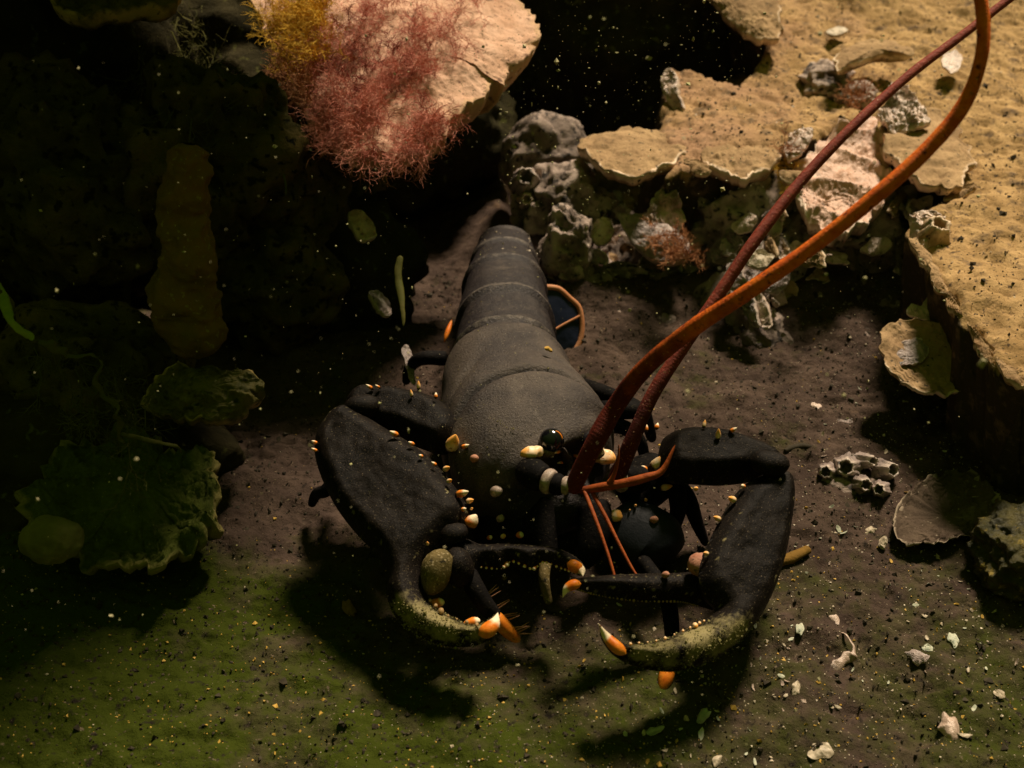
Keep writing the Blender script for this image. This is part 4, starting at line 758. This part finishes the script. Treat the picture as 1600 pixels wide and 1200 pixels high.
weed('red_weed', 'dense feathery red weed hanging over the lower edge of the pink stone', [(495, 150), (560, 150), (640, 175), (700, 175), (695, 215), (640, 245), (560, 245), (505, 215)], 300, 1.2, .022, 'red_algae', 1, (0, -.75, .3))
weed('red_weed', 'red weed mat covering the middle of the pink stone', [(520, 0), (660, 0), (690, 60), (680, 150), (600, 170), (500, 150), (480, 60)], 280, 1.0, .020, 'red_algae', 2)
weed('red_weed', 'dark red weed understory between the paler tufts on the stone', [(480, 40), (640, 20), (690, 90), (690, 190), (600, 235), (510, 210), (470, 120)], 110, .9, .030, 'weed_dark_red', 12, (0, -.4, .5))
weed('red_weed', 'thin red weed sprigs fringing the bare pink stone', [(660, 0), (760, 0), (750, 50), (710, 110), (700, 170), (670, 190), (670, 60)], 60, 1.1, .018, 'red_algae', 3)
weed('yellow_weed', 'blurred yellow olive weed at the left end of the pink stone', [(410, -10), (520, -10), (500, 90), (490, 140), (455, 130), (425, 70)], 190, 1.3, .034, 'yellow_algae', 4)
weed('rust_weed', 'rust brown weed tuft on the upper left of the slab edge', [(430, 70), (500, 120), (520, 200), (480, 170), (445, 120)], 70, 1.2, .045, 'rust_algae', 5, (-.4, -.6, .3))
def on_z(z): return lambda u, v: P(u, v, z)
weed('rust_weed', 'rusty weed tuft on the lower edge of the grey oyster', [(1010, 352), (1060, 362), (1088, 395), (1080, 412), (1040, 405), (1015, 385)], 70, .8, .030, 'rust_algae', 6, (.1, -.6, .5), find=on_z(4.0))
weed('rust_weed', 'brown weed fuzz on the shelf lump near the far antenna', [(1312, 138), (1350, 130), (1368, 152), (1345, 172), (1315, 165)], 40, .7, .028, 'rust_algae', 7, find=on_z(8.4))
weed('yellow_weed', 'small mustard weed tuft left of the ruffled oyster', [(1214, 250), (1240, 255), (1245, 290), (1225, 300), (1210, 280)], 26, .6, .030, 'yellow_algae', 8, (0, -.7, .3), find=on_z(6.2))
weed('rust_weed', 'thin rust weed strand between the white lipped oyster and the pale blade', [(1218, 215), (1228, 212), (1232, 240), (1220, 245)], 10, .9, .025, 'rust_algae', 9, (0, -.5, .8), find=on_z(7.6))
weed('green_weed', 'dim tangled weed hanging in the dark upper left', [(220, 20), (330, 20), (360, 130), (300, 200), (230, 120)], 40, 2.6, .05, 'dark_weed', 10, (0, -.4, -.8), maxd=2, find=on_z(14))
weed('green_weed', 'dark tangle of fine weed below the green branch', [(40, 540), (150, 560), (230, 640), (180, 690), (90, 650)], 30, 1.8, .035, 'dark_weed', 11, (.3, -.4, -.3), maxd=2, find=on_z(7))

# ------------------------------------------------------------------ loose shells and grit on the mud
strand('broken_shell', 'long white broken shell edge sticking out of the mud at lower right', [(1283, 942, .12, 2), (1291, 955, .2, 4), (1304, 972, .3, 6), (1318, 992, .3, 3), (1333, 1016, .3, 3), (1330, 1024, .25, 8), (1310, 1036, .22, 8), (1285, 1054, .15, 3), (1254, 1075, .1, 1.5)], 'shell_pale', 'shell', n=90, am=.26, flat=.30, sg=12)
def bit(name, label, u, v, a_, b_, rot, m, n=(0, -.2, 1), z=.02, seed=0, dome=.1, group=None, fr=.08):
    p = PG(u, v, z); return plate(name, label, 'shell', ring_pix(u, v, a_ * .85, b_ * .85, rot, 11, .26, seed), p[2], n, dome, .05, fr, .04, m, seed=seed, seg=48, rings=8, belly=.05, group=group)
bit('shell_flake', 'bright white curled shell piece at the bottom edge right of centre', 1280, 1172, 26, 15, .2, 'chip_pale', seed=811, fr=.10)
bit('shell_flake', 'tan oval ribbed shell near the bottom right corner', 1483, 1140, 18, 30, -.3, 'shell_pale', seed=812, dome=.3)
bit('shell_flake', 'thin greenish white shell triangle in the lower right mud', 1490, 1000, 9, 16, -.5, 'chip_green', seed=813)
bit('shell_flake', 'grey and amber scallop shaped shell in the lower right mud', 1432, 1027, 20, 14, .5, 'shell_mauve', seed=814, dome=.2)
bit('shell_flake', 'pale green chip touching the amber shell', 1448, 1013, 10, 6, .2, 'chip_green', seed=815)
bit('shell_flake', 'greenish curved flake below the right claw', 1020, 1142, 20, 8, -.3, 'chip_green', (-.2, -.5, .8), .2, 816)
bit('shell_flake', 'upright pale green flake right of the curved one', 1100, 1118, 16, 9, -.8, 'chip_green', (-.5, -.5, .7), .25, 817)
bit('shell_flake', 'small pearly oblong chip near the bottom centre', 1122, 1188, 8, 12, .4, 'chip_pale', seed=818)
bit('shell_flake', 'pale triangular chip below the tail of the broken edge', 1244, 1075, 8, 12, .2, 'chip_pale', seed=819)
bit('shell_flake', 'square tan chip right of the right claw finger', 1249, 983, 8, 11, .1, 'chip_green', seed=820)
bit('shell_flake', 'slim white flake left of the half buried oyster', 1360, 829, 10, 6, -.3, 'chip_pale', seed=821)
bit('shell_flake', 'pale upright flake at the tip of the half buried oyster', 1380, 848, 8, 12, .2, 'chip_pale', (-.4, -.5, .7), .2, 822)
bit('shell_flake', 'gold flake lying on the back of the lobster', 857, 545, 7, 4, .2, 'chip_gold', seed=823, z=6.8)
bit('shell_flake', 'grey flake pair beside the right claw elbow', 1275, 636, 12, 6, .4, 'shell_pale', seed=824)
bit('shell_flake', 'thin dark twiggy shell on the mud above the barnacles', 1320, 660, 18, 5, .1, 'shell_mauve', seed=825)
bit('shell_flake', 'orange brown leaf scrap left of the claw shadow', 545, 950, 9, 20, -.6, 'stick_brown', (.3, -.4, .8), .3, 826, .15)
bit('shell_flake', 'cream chip in the bottom right near the corner', 1560, 1085, 12, 8, .5, 'chip_pale', seed=827)
o = strand('stick', 'short orange brown stick beside the right claw', [(1218, 878, .35, 8), (1240, 870, .4, 9), (1265, 858, .4, 7)], 'stick_brown', 'stick', am=.05, flat=.8)
strand('stick', 'dark curved twig on the mud right of the right arm', [(1225, 705, .3, 4), (1245, 698, .4, 5), (1270, 700, .3, 4), (1285, 706, .2, 2)], 'grit_dark', 'stick', am=.04, flat=.8)
chips = []
r_ = np.random.default_rng(77)
me_src = []
for k in range(6):
    V0, F0 = ICO[1]; W0 = V0 * np.array([1, .6, .09]) * (1 + .45 * fbm(V0 * 3, 1, 2, 900 + k))[:, None]; W0[:, 2] += .25 * W0[:, 0] ** 2
    me = bpy.data.meshes.new('shell_chip'); me.from_pydata([tuple(x * S) for x in W0], [], [tuple(int(i) for i in f) for f in F0]); me.update(); me.materials.append(MATS[['chip_pale', 'chip_pale', 'chip_green', 'shell_pale', 'chip_gold', 'chip_green'][k]]); me_src.append(me)
c = 0
while c < 190:
    u, v = r_.uniform(900, 1600), r_.uniform(560, 1200)
    if r_.random() > (.12 + .88 * sm(900, 1500, u + (v - 800) * .9)) : continue
    p = PG(u, v, .04); o = bpy.data.objects.new('shell_chip', me_src[r_.integers(6)]); link(o); o.location = Vector(p * S); s0 = r_.uniform(.05, .19) * (1 if r_.random() < .85 else 1.6)
    o.scale = (s0, s0 * r_.uniform(.5, 1), s0); o.rotation_euler = (r_.normal(0, .5), r_.normal(0, .5), r_.uniform(0, 6.28))
    meta(o, 'tiny shell chip lying loose on the dark mud', 'shell chip', 'shell chips scattered over the mud'); c += 1
def scatter(name, label, pts, size, m, seed):
    r_ = np.random.default_rng(seed); n = len(pts); base = np.array([[1, 0, 0], [-1, 0, 0], [0, 1, 0], [0, -1, 0], [0, 0, 1], [0, 0, -1.]]); f = np.array([[0, 2, 4], [2, 1, 4], [1, 3, 4], [3, 0, 4], [2, 0, 5], [1, 2, 5], [3, 1, 5], [0, 3, 5]])
    A = r_.normal(size=(n, 3, 3)); Q = np.linalg.qr(A)[0]; sc_ = size * r_.lognormal(0, .75 if m == 'snow' else .5, (n, 1, 1)) * r_.uniform(.3, 1.3, (n, 1, 3))
    V = pts[:, None] + np.einsum('nij,kj->nki', Q, base) * 1.0 * sc_; F = (np.arange(n)[:, None, None] * 6 + f).reshape(-1, 3)
    o = mk(name, V.reshape(-1, 3), F, m, None, smooth=False); return meta(o, label, None, None, 'stuff')
def gpts(n, seed, wfun):
    r_ = np.random.default_rng(seed); x = r_.uniform(-26, 32, n * 6); y = r_.uniform(-22, 20, n * 6); z = G(x, y); p = np.stack([x, y, z + .01], -1); u, v = proj(p)
    k = (r_.random(len(x)) < wfun(u, v)) & (u > -50) & (u < 1650) & (v < 1260); return p[k][:n]
scatter('shell_grit', 'fine pale shell grit on the mud', gpts(9500, 11, lambda u, v: .06 + .94 * sm(700, 1500, u + (v - 700) * .9)), .024, 'chip_pale', 12)
scatter('dark_grit', 'dark grains and crumbs over the mud', gpts(14000, 13, lambda u, v: .5 + 0 * u), .06, 'grit_dark', 14)
scatter('gold_grit', 'yellowish plant crumbs on the mud', gpts(2200, 15, lambda u, v: .1 + .9 * sm(700, 1200, v)), .040, 'chip_gold', 16)
sc_r = np.random.default_rng(17); x = sc_r.uniform(6, 42, 9000); y = sc_r.uniform(-2, 60, 9000); k = sdist(x, y, SP) > .3; x, y = x[k], y[k]
scatter('shelf_crumbs', 'dark crumbs lying on the tan silt shelf', np.stack([x, y, shelf_top(x, y) + .01], -1)[:5000], .055, 'grit_dark', 18)
x, y = sc_r.uniform(6, 42, 900), sc_r.uniform(-2, 60, 900); k = sdist(x, y, SP) > .3; x, y = x[k], y[k]
scatter('shelf_shell_grit', 'pale shell bits lying on the tan silt shelf', np.stack([x, y, shelf_top(x, y) + .01], -1), .05, 'chip_pale', 19)
# bits of shell resting on the far end of the tail
tv = SURF[0]; tu, tvv = proj(tv); k = np.where((tvv < 398) & (tv[:, 2] > 2.6) & (tu > 750) & (tu < 845))[0]; k = sc_r.choice(k, 60)
scatter('tail_grit', 'shell crumbs lying on the far end of the tail', tv[k] + np.array([0, 0, .03]), .045, 'chip_pale', 20)
# suspended particles in the water
n = 900; u = sc_r.uniform(780, 1240, n); v = sc_r.uniform(0, 330, n); t = sc_r.uniform(46, 66, n); scatter('marine_snow', 'pale specks drifting over the black hollow', np.array([PD(a_, b_, c_) for a_, b_, c_ in zip(u, v, t)]), .016, 'snow', 22)
n = 2300; u = sc_r.uniform(0, 1600, n); v = sc_r.uniform(0, 1200, n); t = sc_r.uniform(34, 66, n); p = np.array([PD(a_, b_, c_) for a_, b_, c_ in zip(u, v, t)])
k = (p[:, 2] > 2) & (sc_r.random(n) < .35 + .65 * sm(900, 300, np.hypot(u - 850, (v - 200)))); scatter('marine_snow', 'pale specks drifting in the water', p[k], .018, 'snow', 21)
for c_, pts_ in GRAINS:
    o = scatter('dust_crumbs', None, pts_, .022, 'finger_dust', 31); po = np.array(c_['_o']); o.parent = c_; o.location = Vector((np.array(o['_o']) - po) * S)
kk = SURF[0][:, 2] > 4.6; src = SURF[0][kk]; src = src[sc_r.integers(0, len(src), 420)]
o = scatter('dust_crumbs', None, src, .016, 'finger_dust', 32); o.parent = body; o.location = Vector((np.array(o['_o']) - np.array(body['_o'])) * S)
